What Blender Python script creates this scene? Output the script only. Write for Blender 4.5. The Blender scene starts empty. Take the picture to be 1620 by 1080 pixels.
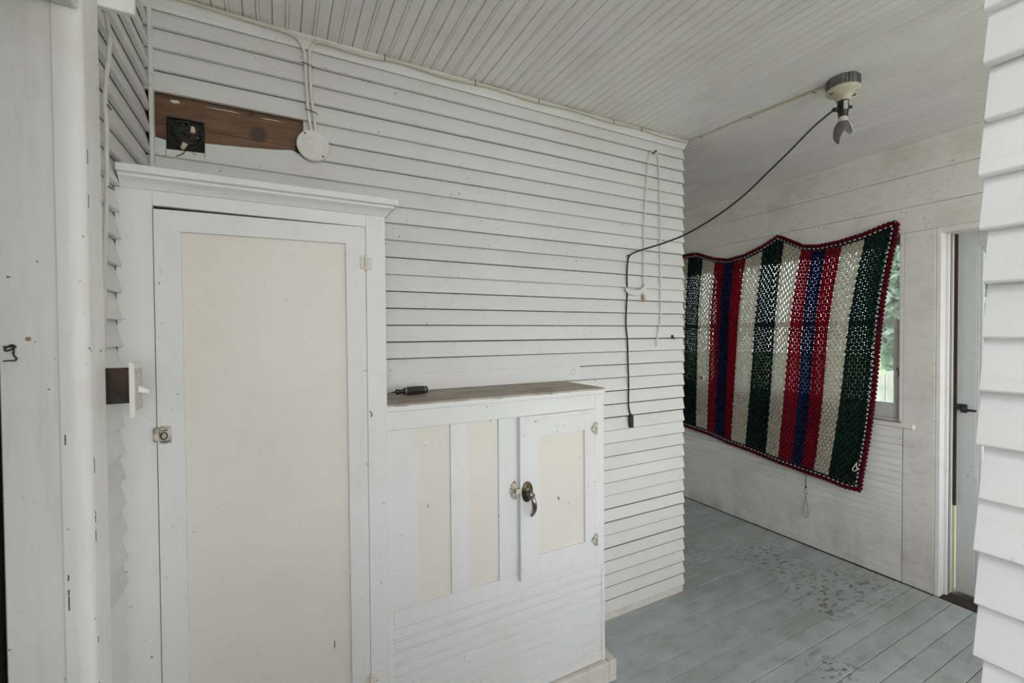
import bpy, math, random
from mathutils import Vector, Matrix
random.seed(7)
SC = bpy.context.scene
COL = SC.collection
PI = math.pi

# ---------------------------------------------------------------- camera
YAW, PITCH, ROLL, FPX, EYE = .4845, -.0163, -.0072, 702.0, 1.42
fw = Vector((math.sin(YAW)*math.cos(PITCH), math.cos(YAW)*math.cos(PITCH), math.sin(PITCH)))
rt = Vector((math.cos(YAW), -math.sin(YAW), 0)); up = rt.cross(fw)
rt2 = rt*math.cos(ROLL)+up*math.sin(ROLL); up2 = -rt*math.sin(ROLL)+up*math.cos(ROLL)
cam = bpy.data.cameras.new('camera'); cam_o = bpy.data.objects.new('camera', cam); COL.objects.link(cam_o)
cam_o.matrix_world = Matrix(((rt2.x, up2.x, -fw.x, 0), (rt2.y, up2.y, -fw.y, 0), (rt2.z, up2.z, -fw.z, EYE), (0, 0, 0, 1)))
cam.sensor_width = 36; cam.lens = FPX/1620*36; cam.clip_start = .02; cam.clip_end = 200
cam.dof.use_dof = True; cam.dof.focus_distance = 1.9; cam.dof.aperture_fstop = 9
SC.camera = cam_o

# ---------------------------------------------------------------- overcast sky, exposure
W = bpy.data.worlds.new('overcast_sky'); SC.world = W; W.use_nodes = True
bg = W.node_tree.nodes['Background']
bg.inputs[0].default_value = (.965, .987, 1.03, 1); bg.inputs[1].default_value = 1.0
vs = SC.view_settings
vs.view_transform = 'Standard'; vs.look = 'None'; vs.gamma = 1; vs.use_curve_mapping = False
vs.exposure = 2.54
try:
    SC.cycles.use_denoising = True
    SC.cycles.max_bounces = 14; SC.cycles.diffuse_bounces = 8; SC.cycles.transparent_max_bounces = 24
except Exception: pass
def portal(name, loc, rot, sx, sy):      # sky portals in the openings: they give no light of their own
    l = bpy.data.lights.new(name, 'AREA'); l.shape = 'RECTANGLE'; l.size = sx; l.size_y = sy
    l.cycles.is_portal = True
    o = bpy.data.objects.new(name, l); COL.objects.link(o); o.location = loc; o.rotation_euler = rot
YB = -.75                                # front edge of the porch floor
RB, RL = -3.6, -.40                       # unseen roof overhang, its reach set to shape the daylight
portal('sky_portal', (1.35, RB-.02, 1.0), (PI/2, 0, 0), 3.6, 2.9)
portal('sky_portal', (RL-.02, RB/2+.05, 1.0), (0, PI/2, 0), 2.9, 3.6)

# ---------------------------------------------------------------- mesh helpers
class MB:
    def __init__(s): s.v = []; s.f = []
    def add(s, vs_, fs_):
        n = len(s.v); s.v += [tuple(p) for p in vs_]; s.f += [tuple(i+n for i in f) for f in fs_]; return s
    def box(s, x0, x1, y0, y1, z0, z1):
        return s.hexa([(x0,y0,z0),(x1,y0,z0),(x1,y1,z0),(x0,y1,z0),(x0,y0,z1),(x1,y0,z1),(x1,y1,z1),(x0,y1,z1)])
    def hexa(s, p):
        return s.add(p, [(0,3,2,1),(4,5,6,7),(0,1,5,4),(1,2,6,5),(2,3,7,6),(3,0,4,7)])
    def bbox(s, x0, x1, y0, y1, z0, z1, b=.002):   # box with chamfered edges
        cx, cy, cz = (x0+x1)/2, (y0+y1)/2, (z0+z1)/2; hx, hy, hz = (x1-x0)/2, (y1-y0)/2, (z1-z0)/2
        b = min(b, hx*.9, hy*.9, hz*.9); vs_ = []
        idx = {}
        for sx in (-1,1):
            for sy in (-1,1):
                for sz in (-1,1):
                    for a in range(3):
                        d = [hx, hy, hz]; d = [d[k]-(0 if k == a else b) for k in range(3)]
                        idx[(sx,sy,sz,a)] = len(vs_); vs_.append((cx+sx*d[0], cy+sy*d[1], cz+sz*d[2]))
        fs_ = []
        for a in range(3):
            o1, o2 = [k for k in range(3) if k != a]
            for sg in (-1,1):
                q = []
                for (p, r) in ((-1,-1),(1,-1),(1,1),(-1,1)):
                    t = [0,0,0]; t[a] = sg; t[o1] = p; t[o2] = r; q.append(idx[(*t, a)])
                fs_.append(q)
        for a in range(3):
            o1, o2 = [k for k in range(3) if k != a]
            for p in (-1,1):
                for r in (-1,1):
                    q = []
                    for sg in (-1,1):
                        t = [0,0,0]; t[a] = sg; t[o1] = p; t[o2] = r; q.append(tuple(t))
                    fs_.append([idx[(*q[0],o1)], idx[(*q[0],o2)], idx[(*q[1],o2)], idx[(*q[1],o1)]])
        for sx in (-1,1):
            for sy in (-1,1):
                for sz in (-1,1): fs_.append([idx[(sx,sy,sz,0)], idx[(sx,sy,sz,1)], idx[(sx,sy,sz,2)]])
        return s.add(vs_, fs_)
    def prism(s, poly, f0, f1):            # poly of 2-D points; f0 / f1 turn a point into the two end positions
        n = len(poly)
        return s.add([f0(p) for p in poly]+[f1(p) for p in poly],
                     [tuple(range(n)), tuple(range(2*n-1, n-1, -1))]+[(i, (i+1) % n, n+(i+1) % n, n+i) for i in range(n)])
    def tube(s, pts, r, n=8, cap=True):
        pts = [Vector(p) for p in pts]; m = len(pts); rr = r if isinstance(r, (list, tuple)) else [r]*m
        t = (pts[1]-pts[0]).normalized(); a = t.orthogonal().normalized(); vs_ = []
        for i, p in enumerate(pts):
            t = (pts[min(i+1, m-1)]-pts[max(i-1, 0)]).normalized()
            a = (a-t*a.dot(t)); a = a.normalized() if a.length > 1e-6 else t.orthogonal().normalized(); b = t.cross(a)
            vs_ += [p+(a*math.cos(2*PI*k/n)+b*math.sin(2*PI*k/n))*rr[i] for k in range(n)]
        fs_ = [(i*n+k, i*n+(k+1) % n, (i+1)*n+(k+1) % n, (i+1)*n+k) for i in range(m-1) for k in range(n)]
        if cap: fs_ += [tuple(range(n-1, -1, -1)), tuple((m-1)*n+k for k in range(n))]
        return s.add(vs_, fs_)
    def lathe(s, prof, origin, axis, n=20, sx=1, sy=1, arc=None):   # prof: (radius, along)
        w = Vector(axis).normalized(); a = w.orthogonal().normalized()
        if abs(w.z) < .9: a = (Vector((0,0,1))-w*w.z).normalized()
        b = w.cross(a); o = Vector(origin); m = len(prof); vs_ = []
        for (r, h) in prof:
            vs_ += [o+w*h+(a*math.cos(2*PI*k/n)*sx+b*math.sin(2*PI*k/n)*sy)*max(r, 1e-5) for k in range(n)]
        fs_ = [(i*n+k, i*n+(k+1) % n, (i+1)*n+(k+1) % n, (i+1)*n+k) for i in range(m-1) for k in range(n)]
        fs_ += [tuple(range(n-1, -1, -1)), tuple((m-1)*n+k for k in range(n))]
        return s.add(vs_, fs_)
    def ell(s, c, A, B, C_, n=8, m=4):      # ellipsoid by three half-axis vectors
        c = Vector(c); vs_ = [c+C_]
        for i in range(1, m):
            th = PI*i/m
            for k in range(n):
                ph = 2*PI*k/n
                vs_.append(c+C_*math.cos(th)+(A*math.cos(ph)+B*math.sin(ph))*math.sin(th))
        vs_.append(c-C_); last = len(vs_)-1
        fs_ = [(0, 1+k, 1+(k+1) % n) for k in range(n)]
        for i in range(m-2):
            fs_ += [(1+i*n+k, 1+(i+1)*n+k, 1+(i+1)*n+(k+1) % n, 1+i*n+(k+1) % n) for k in range(n)]
        fs_ += [(last, 1+(m-2)*n+(k+1) % n, 1+(m-2)*n+k) for k in range(n)]
        return s.add(vs_, fs_)
    def data(s, name, mat, smooth=False):
        me = bpy.data.meshes.new(name); me.from_pydata([tuple(p) for p in s.v], [], s.f); me.update()
        import bmesh
        bm = bmesh.new(); bm.from_mesh(me); bmesh.ops.recalc_face_normals(bm, faces=bm.faces); bm.to_mesh(me); bm.free()
        if mat: me.materials.append(mat)
        if smooth: me.polygons.foreach_set('use_smooth', [True]*len(me.polygons))
        return me
    def obj(s, name, mat, parent=None, smooth=False): return link(name, s.data(name, mat, smooth), parent)
def link(name, me, parent=None, loc=(0,0,0), rot=None):
    o = bpy.data.objects.new(name, me); COL.objects.link(o)
    l = Vector(loc)
    if parent:
        o.parent = parent; p = parent; 
        while p: l = l-p.location; p = p.parent
    o.location = l
    if rot: o.rotation_euler = rot
    return o
def thing(name, loc, label, cat, group=None):
    o = bpy.data.objects.new(name, None); o.empty_display_size = .05; COL.objects.link(o); o.location = loc
    return tag(o, label, cat, group)
def tag(o, label, cat, group=None, kind=None):
    o['label'] = label; o['category'] = cat
    if group: o['group'] = group
    if kind: o['kind'] = kind
    return o
def struct(o, label, cat): return tag(o, label, cat, kind='structure')
def spline(pts, n=8):                       # Catmull-Rom through points
    P = [Vector(p) for p in pts]; out = []
    for i in range(len(P)-1):
        p0, p1, p2, p3 = P[max(i-1,0)], P[i], P[i+1], P[min(i+2,len(P)-1)]
        for k in range(n):
            t = k/n
            out.append(.5*((2*p1)+(p2-p0)*t+(2*p0-5*p1+4*p2-p3)*t*t+(3*p1-p0-3*p2+p3)*t**3))
    return out+[P[-1]]
def interp(x, xs, ys):
    if (xs[0] > xs[-1]): xs, ys = xs[::-1], ys[::-1]
    if x <= xs[0]: return ys[0]
    for i in range(len(xs)-1):
        if x <= xs[i+1]: return ys[i]+(ys[i+1]-ys[i])*(x-xs[i])/(xs[i+1]-xs[i])
    return ys[-1]

# ---------------------------------------------------------------- materials
def nodes(name):
    m = bpy.data.materials.new(name); m.use_nodes = True; nt = m.node_tree
    return m, nt, nt.nodes['Principled BSDF']
def N(nt, t, **kw):
    n = nt.nodes.new(t)
    for k, v in kw.items():
        if k.startswith('i_'): n.inputs[k[2:].replace('_', ' ')].default_value = v
        else: setattr(n, k, v)
    return n
def noise(nt, scale, detail=4, stretch=(1,1,1), rough=.6):
    g = N(nt, 'ShaderNodeNewGeometry'); mp = N(nt, 'ShaderNodeMapping'); mp.inputs['Scale'].default_value = stretch
    nt.links.new(g.outputs['Position'], mp.inputs['Vector'])
    t = N(nt, 'ShaderNodeTexNoise'); t.inputs['Scale'].default_value = scale; t.inputs['Detail'].default_value = detail; t.inputs['Roughness'].default_value = rough
    nt.links.new(mp.outputs[0], t.inputs['Vector']); return t.outputs['Fac']
def ramp(nt, fac, lo, hi, a=0, b=1):
    r = N(nt, 'ShaderNodeMapRange'); r.inputs['From Min'].default_value = lo; r.inputs['From Max'].default_value = hi
    r.inputs['To Min'].default_value = a; r.inputs['To Max'].default_value = b
    nt.links.new(fac, r.inputs['Value']); return r.outputs[0]
def mul(nt, a, b):
    m = N(nt, 'ShaderNodeMath', operation='MULTIPLY'); 
    for i, q in enumerate((a, b)):
        if isinstance(q, (int, float)): m.inputs[i].default_value = q
        else: nt.links.new(q, m.inputs[i])
    return m.outputs[0]
def mix(nt, fac, a, b):
    m = N(nt, 'ShaderNodeMix', data_type='RGBA')
    if isinstance(fac, (int, float)): m.inputs['Factor'].default_value = fac
    else: nt.links.new(fac, m.inputs['Factor'])
    for s, q in (('A', a), ('B', b)):
        sk = [i for i in m.inputs if i.name == s and i.type == 'RGBA'][0]
        if isinstance(q, tuple): sk.default_value = (*q[:3], 1)
        else: nt.links.new(q, sk)
    return [o for o in m.outputs if o.type == 'RGBA'][0]
def bump(nt, bsdf, h, strength=.3, dist=.002):
    b = N(nt, 'ShaderNodeBump'); b.inputs['Strength'].default_value = strength; b.inputs['Distance'].default_value = dist
    nt.links.new(h, b.inputs['Height']); nt.links.new(b.outputs[0], bsdf.inputs['Normal'])
def zmask(nt, axis, lo, hi):                # 1 at lo falling to 0 at hi along a world axis
    g = N(nt, 'ShaderNodeNewGeometry'); s = N(nt, 'ShaderNodeSeparateXYZ'); nt.links.new(g.outputs['Position'], s.inputs[0])
    return ramp(nt, s.outputs[axis], lo, hi, 1, 0)
def paint(name, base, grime=(.42,.38,.30), amount=.35, rough=.5, chip=(.14,.10,.07), chips=.5, grain=(1,1,1), vary=.06, gscale=3.5, low_dirt=0):
    m, nt, b = nodes(name)
    oi = N(nt, 'ShaderNodeObjectInfo')
    v = ramp(nt, oi.outputs['Random'], 0, 1, 1-vary, 1)
    hsv = N(nt, 'ShaderNodeHueSaturation'); hsv.inputs['Color'].default_value = (*base, 1); nt.links.new(v, hsv.inputs['Value'])
    big = ramp(nt, noise(nt, gscale, 6), .5, .78, 0, amount)
    c = mix(nt, big, hsv.outputs[0], grime)
    fine = ramp(nt, noise(nt, 38, 5, grain), .54, .8, 0, amount*.8)
    c = mix(nt, fine, c, grime)
    if low_dirt:
        d = mul(nt, zmask(nt, 'Z', .02, .5), ramp(nt, noise(nt, 7, 6, (1,1,.6)), .42, .7, 0, low_dirt))
        c = mix(nt, d, c, (.20,.16,.10))
    if chips:
        ch = mul(nt, ramp(nt, noise(nt, 75, 3), .70-.03*chips, .725-.03*chips), ramp(nt, noise(nt, 5, 3), .45, .6))
        c = mix(nt, ch, c, chip)
    nt.links.new(c, b.inputs['Base Color']); b.inputs['Roughness'].default_value = rough
    b.inputs['Specular IOR Level'].default_value = .35
    bump(nt, b, noise(nt, 45, 6, grain), .25, .0025)
    return m
def plain(name, col, rough=.5, metal=0, vary=0, bumpy=0, scale=60, second=None, sec_amt=.6, spec=.5):
    m, nt, b = nodes(name)
    b.inputs['Roughness'].default_value = rough; b.inputs['Metallic'].default_value = metal; b.inputs['Specular IOR Level'].default_value = spec
    if second:
        c = mix(nt, ramp(nt, noise(nt, scale, 5), .42, .62, 0, sec_amt), col, second); nt.links.new(c, b.inputs['Base Color'])
    else: b.inputs['Base Color'].default_value = (*col, 1)
    if bumpy: bump(nt, b, noise(nt, scale*2, 4), bumpy, .002)
    return m

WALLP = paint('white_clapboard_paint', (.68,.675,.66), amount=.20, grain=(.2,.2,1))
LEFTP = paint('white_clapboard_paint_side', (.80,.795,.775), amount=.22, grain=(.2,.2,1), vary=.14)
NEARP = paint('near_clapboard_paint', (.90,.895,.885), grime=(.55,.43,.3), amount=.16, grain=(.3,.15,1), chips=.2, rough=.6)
CEILP = paint('ceiling_paint', (.82,.81,.785), amount=.22, grain=(1,.15,1), chips=0, vary=.05)
WINP = paint('window_wall_paint', (.80,.775,.72), grime=(.40,.34,.26), amount=.48, grain=(1,.4,1), vary=.03, low_dirt=.4)
BEADP = paint('beadboard_paint', (.87,.86,.83), grime=(.36,.31,.24), amount=.32, grain=(1,.12,1), vary=.05, low_dirt=.3)
CUPP = paint('cupboard_paint', (.75,.75,.75), chips=.15, amount=.13, rough=.42, grain=(1,1,.2), vary=.02)
CUPE = paint('cupboard_door_edge_paint', (.75,.75,.745), grime=(.5,.46,.38), amount=.28, rough=.42, grain=(1,1,.2), vary=.02)
PLIN = paint('plinth_paint', (.70,.67,.61), grime=(.4,.33,.24), amount=.45, chips=1.0)
CREAM = paint('cream_panel_paint', (.74,.70,.64), grime=(.55,.49,.40), amount=.16, rough=.4, chips=.1, gscale=6, vary=0)
CASE = paint('door_casing_paint', (.86,.85,.825), grime=(.50,.44,.34), amount=.32, rough=.38, grain=(1,1,.1), chips=.5)
SASH = paint('sash_paint', (.66,.655,.64), amount=.3, grain=(1,1,.2))
STORM = paint('storm_door_paint', (.60,.61,.61), grime=(.36,.36,.34), amount=.25, grain=(1,1,.2), chips=.2)
def floor_mat():
    m, nt, b = nodes('grey_blue_floor_paint')
    oi = N(nt, 'ShaderNodeObjectInfo'); v = ramp(nt, oi.outputs['Random'], 0, 1, .88, 1.06)
    hsv = N(nt, 'ShaderNodeHueSaturation'); hsv.inputs['Color'].default_value = (.455,.495,.515, 1); nt.links.new(v, hsv.inputs['Value'])
    c = mix(nt, ramp(nt, noise(nt, 2.2, 6), .42, .7, 0, .4), hsv.outputs[0], (.47,.465,.445))
    c = mix(nt, ramp(nt, noise(nt, 22, 6, (.25,1,1)), .52, .75, 0, .5), c, (.20,.20,.19))
    g = N(nt, 'ShaderNodeNewGeometry')
    def spot(cx, cy, r0, r1):
        d = N(nt, 'ShaderNodeVectorMath', operation='DISTANCE'); nt.links.new(g.outputs['Position'], d.inputs[0]); d.inputs[1].default_value = (cx, cy, 0)
        return ramp(nt, d.outputs['Value'], r0, r1, 1, 0)
    worn = ramp(nt, noise(nt, 42, 5, (.55,1,1)), .55, .59)
    for (x, y, r) in ((2.72,1.72,.30),(2.62,1.38,.28),(2.85,1.3,.25),(2.45,1.25,.16),(2.2,2.05,.3),(2.05,1.0,.15)):
        c = mix(nt, mul(nt, worn, mul(nt, spot(x, y, .03, r), .95)), c, (.11,.085,.06))
    c = mix(nt, mul(nt, ramp(nt, noise(nt, 6, 6), .4, .6), mul(nt, zmask(nt, 'X', 3.1, 2.5), -1) if False else .25), c, (.21,.18,.145))
    nt.links.new(c, b.inputs['Base Color'])
    nt.links.new(ramp(nt, noise(nt, 9, 4), .3, .7, .33, .55), b.inputs['Roughness'])
    bump(nt, b, noise(nt, 30, 6, (.2,1,1)), .3, .002)
    return m
FLOORM = floor_mat()
def wood(name, a, b_, axis_stretch, scale=9, rough=.7, knots=()):
    m, nt, b = nodes(name)
    n1 = noise(nt, scale, 8, axis_stretch, .65)
    c = mix(nt, ramp(nt, n1, .35, .65), a, b_)
    n2 = noise(nt, scale*6, 5, axis_stretch)
    c = mix(nt, ramp(nt, n2, .5, .7, 0, .5), c, tuple(q*.45 for q in a))
    g = N(nt, 'ShaderNodeNewGeometry')
    for (x, y, z, r) in knots:
        d = N(nt, 'ShaderNodeVectorMath', operation='DISTANCE'); nt.links.new(g.outputs['Position'], d.inputs[0]); d.inputs[1].default_value = (x, y, z)
        c = mix(nt, ramp(nt, d.outputs['Value'], r*.6, r, .9, 0), c, (.045,.026,.017))
    nt.links.new(c, b.inputs['Base Color']); b.inputs['Roughness'].default_value = rough
    bump(nt, b, n2, .4, .002)
    return m
BARE = wood('bare_pine_sheathing', (.20,.10,.048), (.10,.05,.026), (1,1,6), 7, .6, [(-.050,1.732,2.098,.034),(-.07,1.732,2.16,.012)])
TOPW = wood('weathered_counter_wood', (.52,.45,.36), (.25,.215,.175), (1,4,4), 7, .65)
DARKW = wood('dark_raw_wood', (.05,.035,.025), (.02,.015,.012), (4,4,1), 8, .9)
GREYF = wood('grey_fence_wood', (.52,.50,.46), (.36,.34,.31), (5,5,1), 5, .8)
RUST = plain('rusty_steel', (.035,.03,.028), .7, .4, second=(.11,.05,.025), scale=28, bumpy=.5, sec_amt=.55)
BLACKM = plain('black_grime', (.012,.012,.011), .8)
WIREB = plain('black_cloth_wire', (.018,.017,.016), .8, bumpy=.4, second=(.06,.05,.04), scale=80)
NUT = plain('tan_wire_nut', (.62,.52,.36), .5)
PLATE = plain('painted_plate', (.70,.69,.665), .5, second=(.58,.56,.52), scale=18, bumpy=.15)
SWITCH = plain('white_switch_plastic', (.80,.79,.75), .35)
SWIN = plain('aged_switch_face', (.60,.57,.49), .4, second=(.5,.46,.38), scale=40)
CABW = plain('cream_cable_sheath', (.60,.56,.47), .55, second=(.5,.45,.34), scale=14)
CABP = plain('painted_cable', (.66,.645,.60), .55)
CABY = plain('yellowed_cable', (.52,.46,.31), .55, second=(.6,.55,.44), scale=12)
STAPLE = plain('rusted_staple', (.10,.055,.035), .6, .5)
CABB = plain('black_rubber_cord', (.012,.012,.012), .45)
BRASS = plain('tarnished_bronze', (.085,.07,.045), .38, .85, second=(.16,.14,.10), scale=55)
NICK = plain('worn_nickel', (.36,.34,.30), .28, 1.0, second=(.16,.14,.11), scale=40)
HINGE = plain('rusty_cream_hinge', (.62,.58,.49), .5, second=(.12,.065,.035), scale=75, sec_amt=.75, bumpy=.3)
HINGEW = plain('painted_hinge', (.72,.70,.66), .45, second=(.55,.42,.3), scale=60, sec_amt=.5)
HOLE = plain('dark_screw_hole', (.02,.016,.012), .9)
GREYST = plain('galvanised_box', (.16,.16,.16), .55, .6, second=(.28,.28,.27), scale=30)
PORC = plain('aged_cream_porcelain', (.56,.52,.40), .35, second=(.40,.35,.23), scale=25)
LABELM = plain('socket_label', (.55,.55,.54), .5, second=(.15,.15,.15), scale=320)
TAGM = plain('printed_paper_tag', (.72,.72,.71), .6, second=(.3,.3,.3), scale=260, sec_amt=.5)
BULB = plain('frosted_bulb_glass', (.62,.61,.57), .3)
BULBG = plain('smoked_bulb_glass', (.13,.12,.125), .2, second=(.2,.19,.19), scale=20)
BLKP = plain('black_plastic', (.014,.014,.014), .4)
RING = plain('screwdriver_ring', (.42,.42,.42), .3, .9)
CHROME = plain('screwdriver_steel', (.55,.55,.54), .22, 1)
STRING = plain('old_cotton_string', (.42,.37,.26), .9)
GREYSTR = plain('grey_cord', (.16,.155,.15), .8)
BADGEW = plain('badge_face', (.62,.58,.52), .3)
BADGER = plain('badge_emblem', (.25,.05,.05), .4)
DIRTB = plain('dark_void', (.006,.006,.006), .95)
PALE = plain('pale_interior', (.35,.33,.30), .9)
def yarn(name, col, tr=.4, second=None):
    m, nt, b = nodes(name); b.inputs['Roughness'].default_value = .95; b.inputs['Specular IOR Level'].default_value = .1
    c = mix(nt, ramp(nt, noise(nt, 260, 4), .35, .65, 0, .5), col, second or tuple(q*.6 for q in col))
    nt.links.new(c, b.inputs['Base Color'])
    t = N(nt, 'ShaderNodeBsdfTranslucent'); t.inputs[0].default_value = (*[min(.9, q*2.4) for q in col], 1)
    mx = N(nt, 'ShaderNodeMixShader'); mx.inputs[0].default_value = tr
    nt.links.new(b.outputs[0], mx.inputs[1]); nt.links.new(t.outputs[0], mx.inputs[2])
    nt.links.new(mx.outputs[0], nt.nodes['Material Output'].inputs[0])
    bump(nt, b, noise(nt, 500, 3), .6, .002)
    return m
YARN = {'g': yarn('green_yarn', (.013,.036,.029), .45), 'r': yarn('crimson_yarn', (.24,.011,.030), .5), 'n': yarn('navy_yarn', (.018,.026,.085), .5),
        'c': yarn('cream_yarn', (.60,.55,.42), .45, (.48,.43,.32)), 'w': yarn('white_yarn', (.75,.73,.66), .2, (.65,.62,.55)), 'm': yarn('maroon_yarn', (.13,.009,.022), .3), 'k': yarn('dark_navy_yarn', (.008,.012,.022), .3)}
def glass_mat():
    m = bpy.data.materials.new('old_window_glass'); m.use_nodes = True; nt = m.node_tree; nt.nodes.remove(nt.nodes['Principled BSDF'])
    t = N(nt, 'ShaderNodeBsdfTransparent'); t.inputs[0].default_value = (.93,.96,.95,1)
    g = N(nt, 'ShaderNodeBsdfGlossy'); g.inputs['Roughness'].default_value = .04
    d = N(nt, 'ShaderNodeBsdfDiffuse'); d.inputs[0].default_value = (.75,.77,.76,1)
    f = N(nt, 'ShaderNodeFresnel'); f.inputs[0].default_value = 1.45
    m1 = N(nt, 'ShaderNodeMixShader'); nt.links.new(f.outputs[0], m1.inputs[0]); nt.links.new(t.outputs[0], m1.inputs[1]); nt.links.new(g.outputs[0], m1.inputs[2])
    m2 = N(nt, 'ShaderNodeMixShader'); nt.links.new(ramp(nt, noise(nt, 9, 5), .4, .75, .14, .36), m2.inputs[0]); nt.links.new(m1.outputs[0], m2.inputs[1]); nt.links.new(d.outputs[0], m2.inputs[2])
    nt.links.new(m2.outputs[0], nt.nodes['Material Output'].inputs[0]); return m
GLASS = glass_mat()
def leafm(name, a, b_):
    m, nt, b = nodes(name); b.inputs['Roughness'].default_value = .5
    oi = N(nt, 'ShaderNodeObjectInfo')
    c = mix(nt, ramp(nt, noise(nt, 5, 3), .35, .65), a, b_); nt.links.new(c, b.inputs['Base Color'])
    t = N(nt, 'ShaderNodeBsdfTranslucent'); nt.links.new(c, t.inputs[0])
    mx = N(nt, 'ShaderNodeMixShader'); mx.inputs[0].default_value = .4
    nt.links.new(b.outputs[0], mx.inputs[1]); nt.links.new(t.outputs[0], mx.inputs[2]); nt.links.new(mx.outputs[0], nt.nodes['Material Output'].inputs[0]); return m
LEAF = leafm('pale_green_leaves', (.24,.34,.15), (.40,.47,.28)); LEAF2 = leafm('bluish_green_leaves', (.22,.32,.20), (.42,.50,.42))
GRASS = plain('lawn', (.10,.17,.045), .9, second=(.19,.26,.09), scale=6, bumpy=.6)
BARK = plain('bark', (.10,.08,.06), .9, bumpy=.6)

# ---------------------------------------------------------------- dimensions of the place
CEIL = 2.452
MY = 1.7195; MX0 = -.352; MX1 = 1.957        # main wall: face plane and its two ends
LX = -.352                                  # left wall face plane
WX = 3.097                                  # window wall face
RX = .7645; RY1 = .211                       # near house corner: face plane, far end
EXP = .06437; Z0 = .043                     # clapboard exposure and first butt
BK = 4.0                                    # far end of the passage
# clapboard section: (out from the wall plane, height above the butt)
CLAP = [(.0065, .0), (.0180, .0), (.0195, .0016), (.0007, .0750), (.0, .0750)]
def clap_x(L, top=.075):      # runs along +x from 0, faces -y; top is where the board ends below the next butt
    t = .0195-(.0195-.0007)*(top/.075)
    return MB().prism(CLAP[:3]+[(t, top), (.0, top)], lambda p: (0, -p[0], p[1]), lambda p: (L, -p[0], p[1])).data('clapboard', WALLP)
def clap_y(L, mat, sgn):   # runs along +y from 0, faces sgn*x
    return MB().prism(CLAP, lambda p: (sgn*p[0], 0, p[1]), lambda p: (sgn*p[0], L, p[1])).data('clapboard', mat)
# tongue-and-groove beadboard section across its width (offset into the board is negative)
def bead_profile(w):
    h = w/2; g = .0035
    return [(.0007,-g),(.003,0),(h-.0065,0),(h-.005,-g),(h-.0036,.0006),(h-.0015,.0030),(h+.0015,.0030),(h+.0036,.0006),(h+.005,-g),(h+.0065,0),(w-.003,0),(w-.0007,-g),(w-.0007,-.012),(.0007,-.012)]

# ---------------------------------------------------------------- floor
fl = struct(MB().box(LX-.03, WX+.15, YB, BK, -.06, -.016).obj('floor', DARKW), 'grey-blue painted porch floor of narrow boards', 'floor')
FBW = .0822
fb = MB().bbox(LX-.02, WX-.002, .0012, FBW-.0012, -.016, 0, .0016).data('floor_board', FLOORM)
y = .7991-24*FBW; i = 0
while y < BK-.01:
    if y > YB: link('floor_board', fb, fl, (0, y, random.uniform(-.0012, .0)))
    y += FBW
# ---------------------------------------------------------------- ceiling
ce = struct(MB().box(RL, WX+.2, RB, BK, CEIL+.012, CEIL+.05).obj('ceiling', CEILP), 'painted beadboard porch ceiling of narrow boards', 'ceiling')
CBW = .0838
cb = MB().prism(bead_profile(CBW), lambda p: (p[0], RB, -p[1]), lambda p: (p[0], BK, -p[1])).data('ceiling_board', CEILP)
x = .2484-7*CBW
while x < WX:
    link('ceiling_board', cb, ce, (x, 0, CEIL+random.uniform(-.0008, .0008))); x += CBW

# ---------------------------------------------------------------- main wall (clapboards, with the missing boards)
wm = struct(MB().box(MX0, MX1-.003, MY+.02, MY+.12, 0, CEIL).box(.09, MX1-.003, MY, MY+.02, 0, CEIL).box(MX0, .09, MY, MY+.02, 0, 2.0).box(MX0, .09, MY, MY+.02, 2.19, CEIL).obj('wall_back', DARKW),
            'white clapboard house wall behind the cupboards', 'wall')
LM = MX1-MX0
for k in range(37):
    dz_ = 1.42-(Z0+(k+1)*EXP); cut = (.0042+.0125*dz_/2.0)*(.85+.3*random.random()) if dz_ > 0 else max(.0004, .0042+.010*dz_); top = EXP-cut  # slit sized from eye height; dark backing imitates shadow lines under the butts
    cm = clap_x(LM, top); cm2 = clap_x(MX1-.087, top)
    z = Z0+k*EXP+random.uniform(-.0008, .0008)
    rot = (0, random.uniform(-.0006, .0006), 0)
    if k in (31, 32): link('clapboard', cm2, wm, (.087, MY, z), rot)
    elif k == 30:                           # its upper lap lies bare below the gap, paint edge ragged
        pts = [(-.324, 2.030), (-.297, 2.024), (-.296, 1.996), (-.199, 2.000), (-.198, 2.034), (-.1, 2.042), (0, 2.052), (.05, 2.060), (.075, 2.050), (.084, 2.040), (.087, 2.036)]
        b = MB(); zb = z
        for j in range(len(pts)-1):
            (xa, za), (xb, zb2) = pts[j], pts[j+1]
            if xb-xa < .0015: continue
            f = lambda zz: MY-.0195+.0150*min(1, (zz-zb)/.075)
            b.hexa([(xa, f(zb), zb), (xb, f(zb), zb), (xb, MY, zb), (xa, MY, zb), (xa, f(za), za), (xb, f(zb2), zb2), (xb, MY, zb2), (xa, MY, za)])
        b.obj('clapboard', WALLP, wm); link('clapboard', cm2, wm, (.0865, MY, z))
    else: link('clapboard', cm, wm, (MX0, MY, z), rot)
MB().bbox(MX0+.02, MX1-.006, MY-.013, MY, .001, Z0+.012).obj('skirt_board', PLIN, wm)
MB().bbox(-.336, -.3245, MY-.022, MY, 1.83, CEIL, .002).obj('corner_strip', WALLP, wm)
sh = MB().box(-.334, .12, MY+.006, MY+.019, 2.078, 2.19).obj('sheathing_board', BARE, wm)
MB().box(-.334, .12, MY+.004, MY+.019, 1.99, 2.076).obj('sheathing_board', BARE, wm)
b = MB(); random.seed(3)                    # torn paint left along the gap's upper edge
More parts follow.
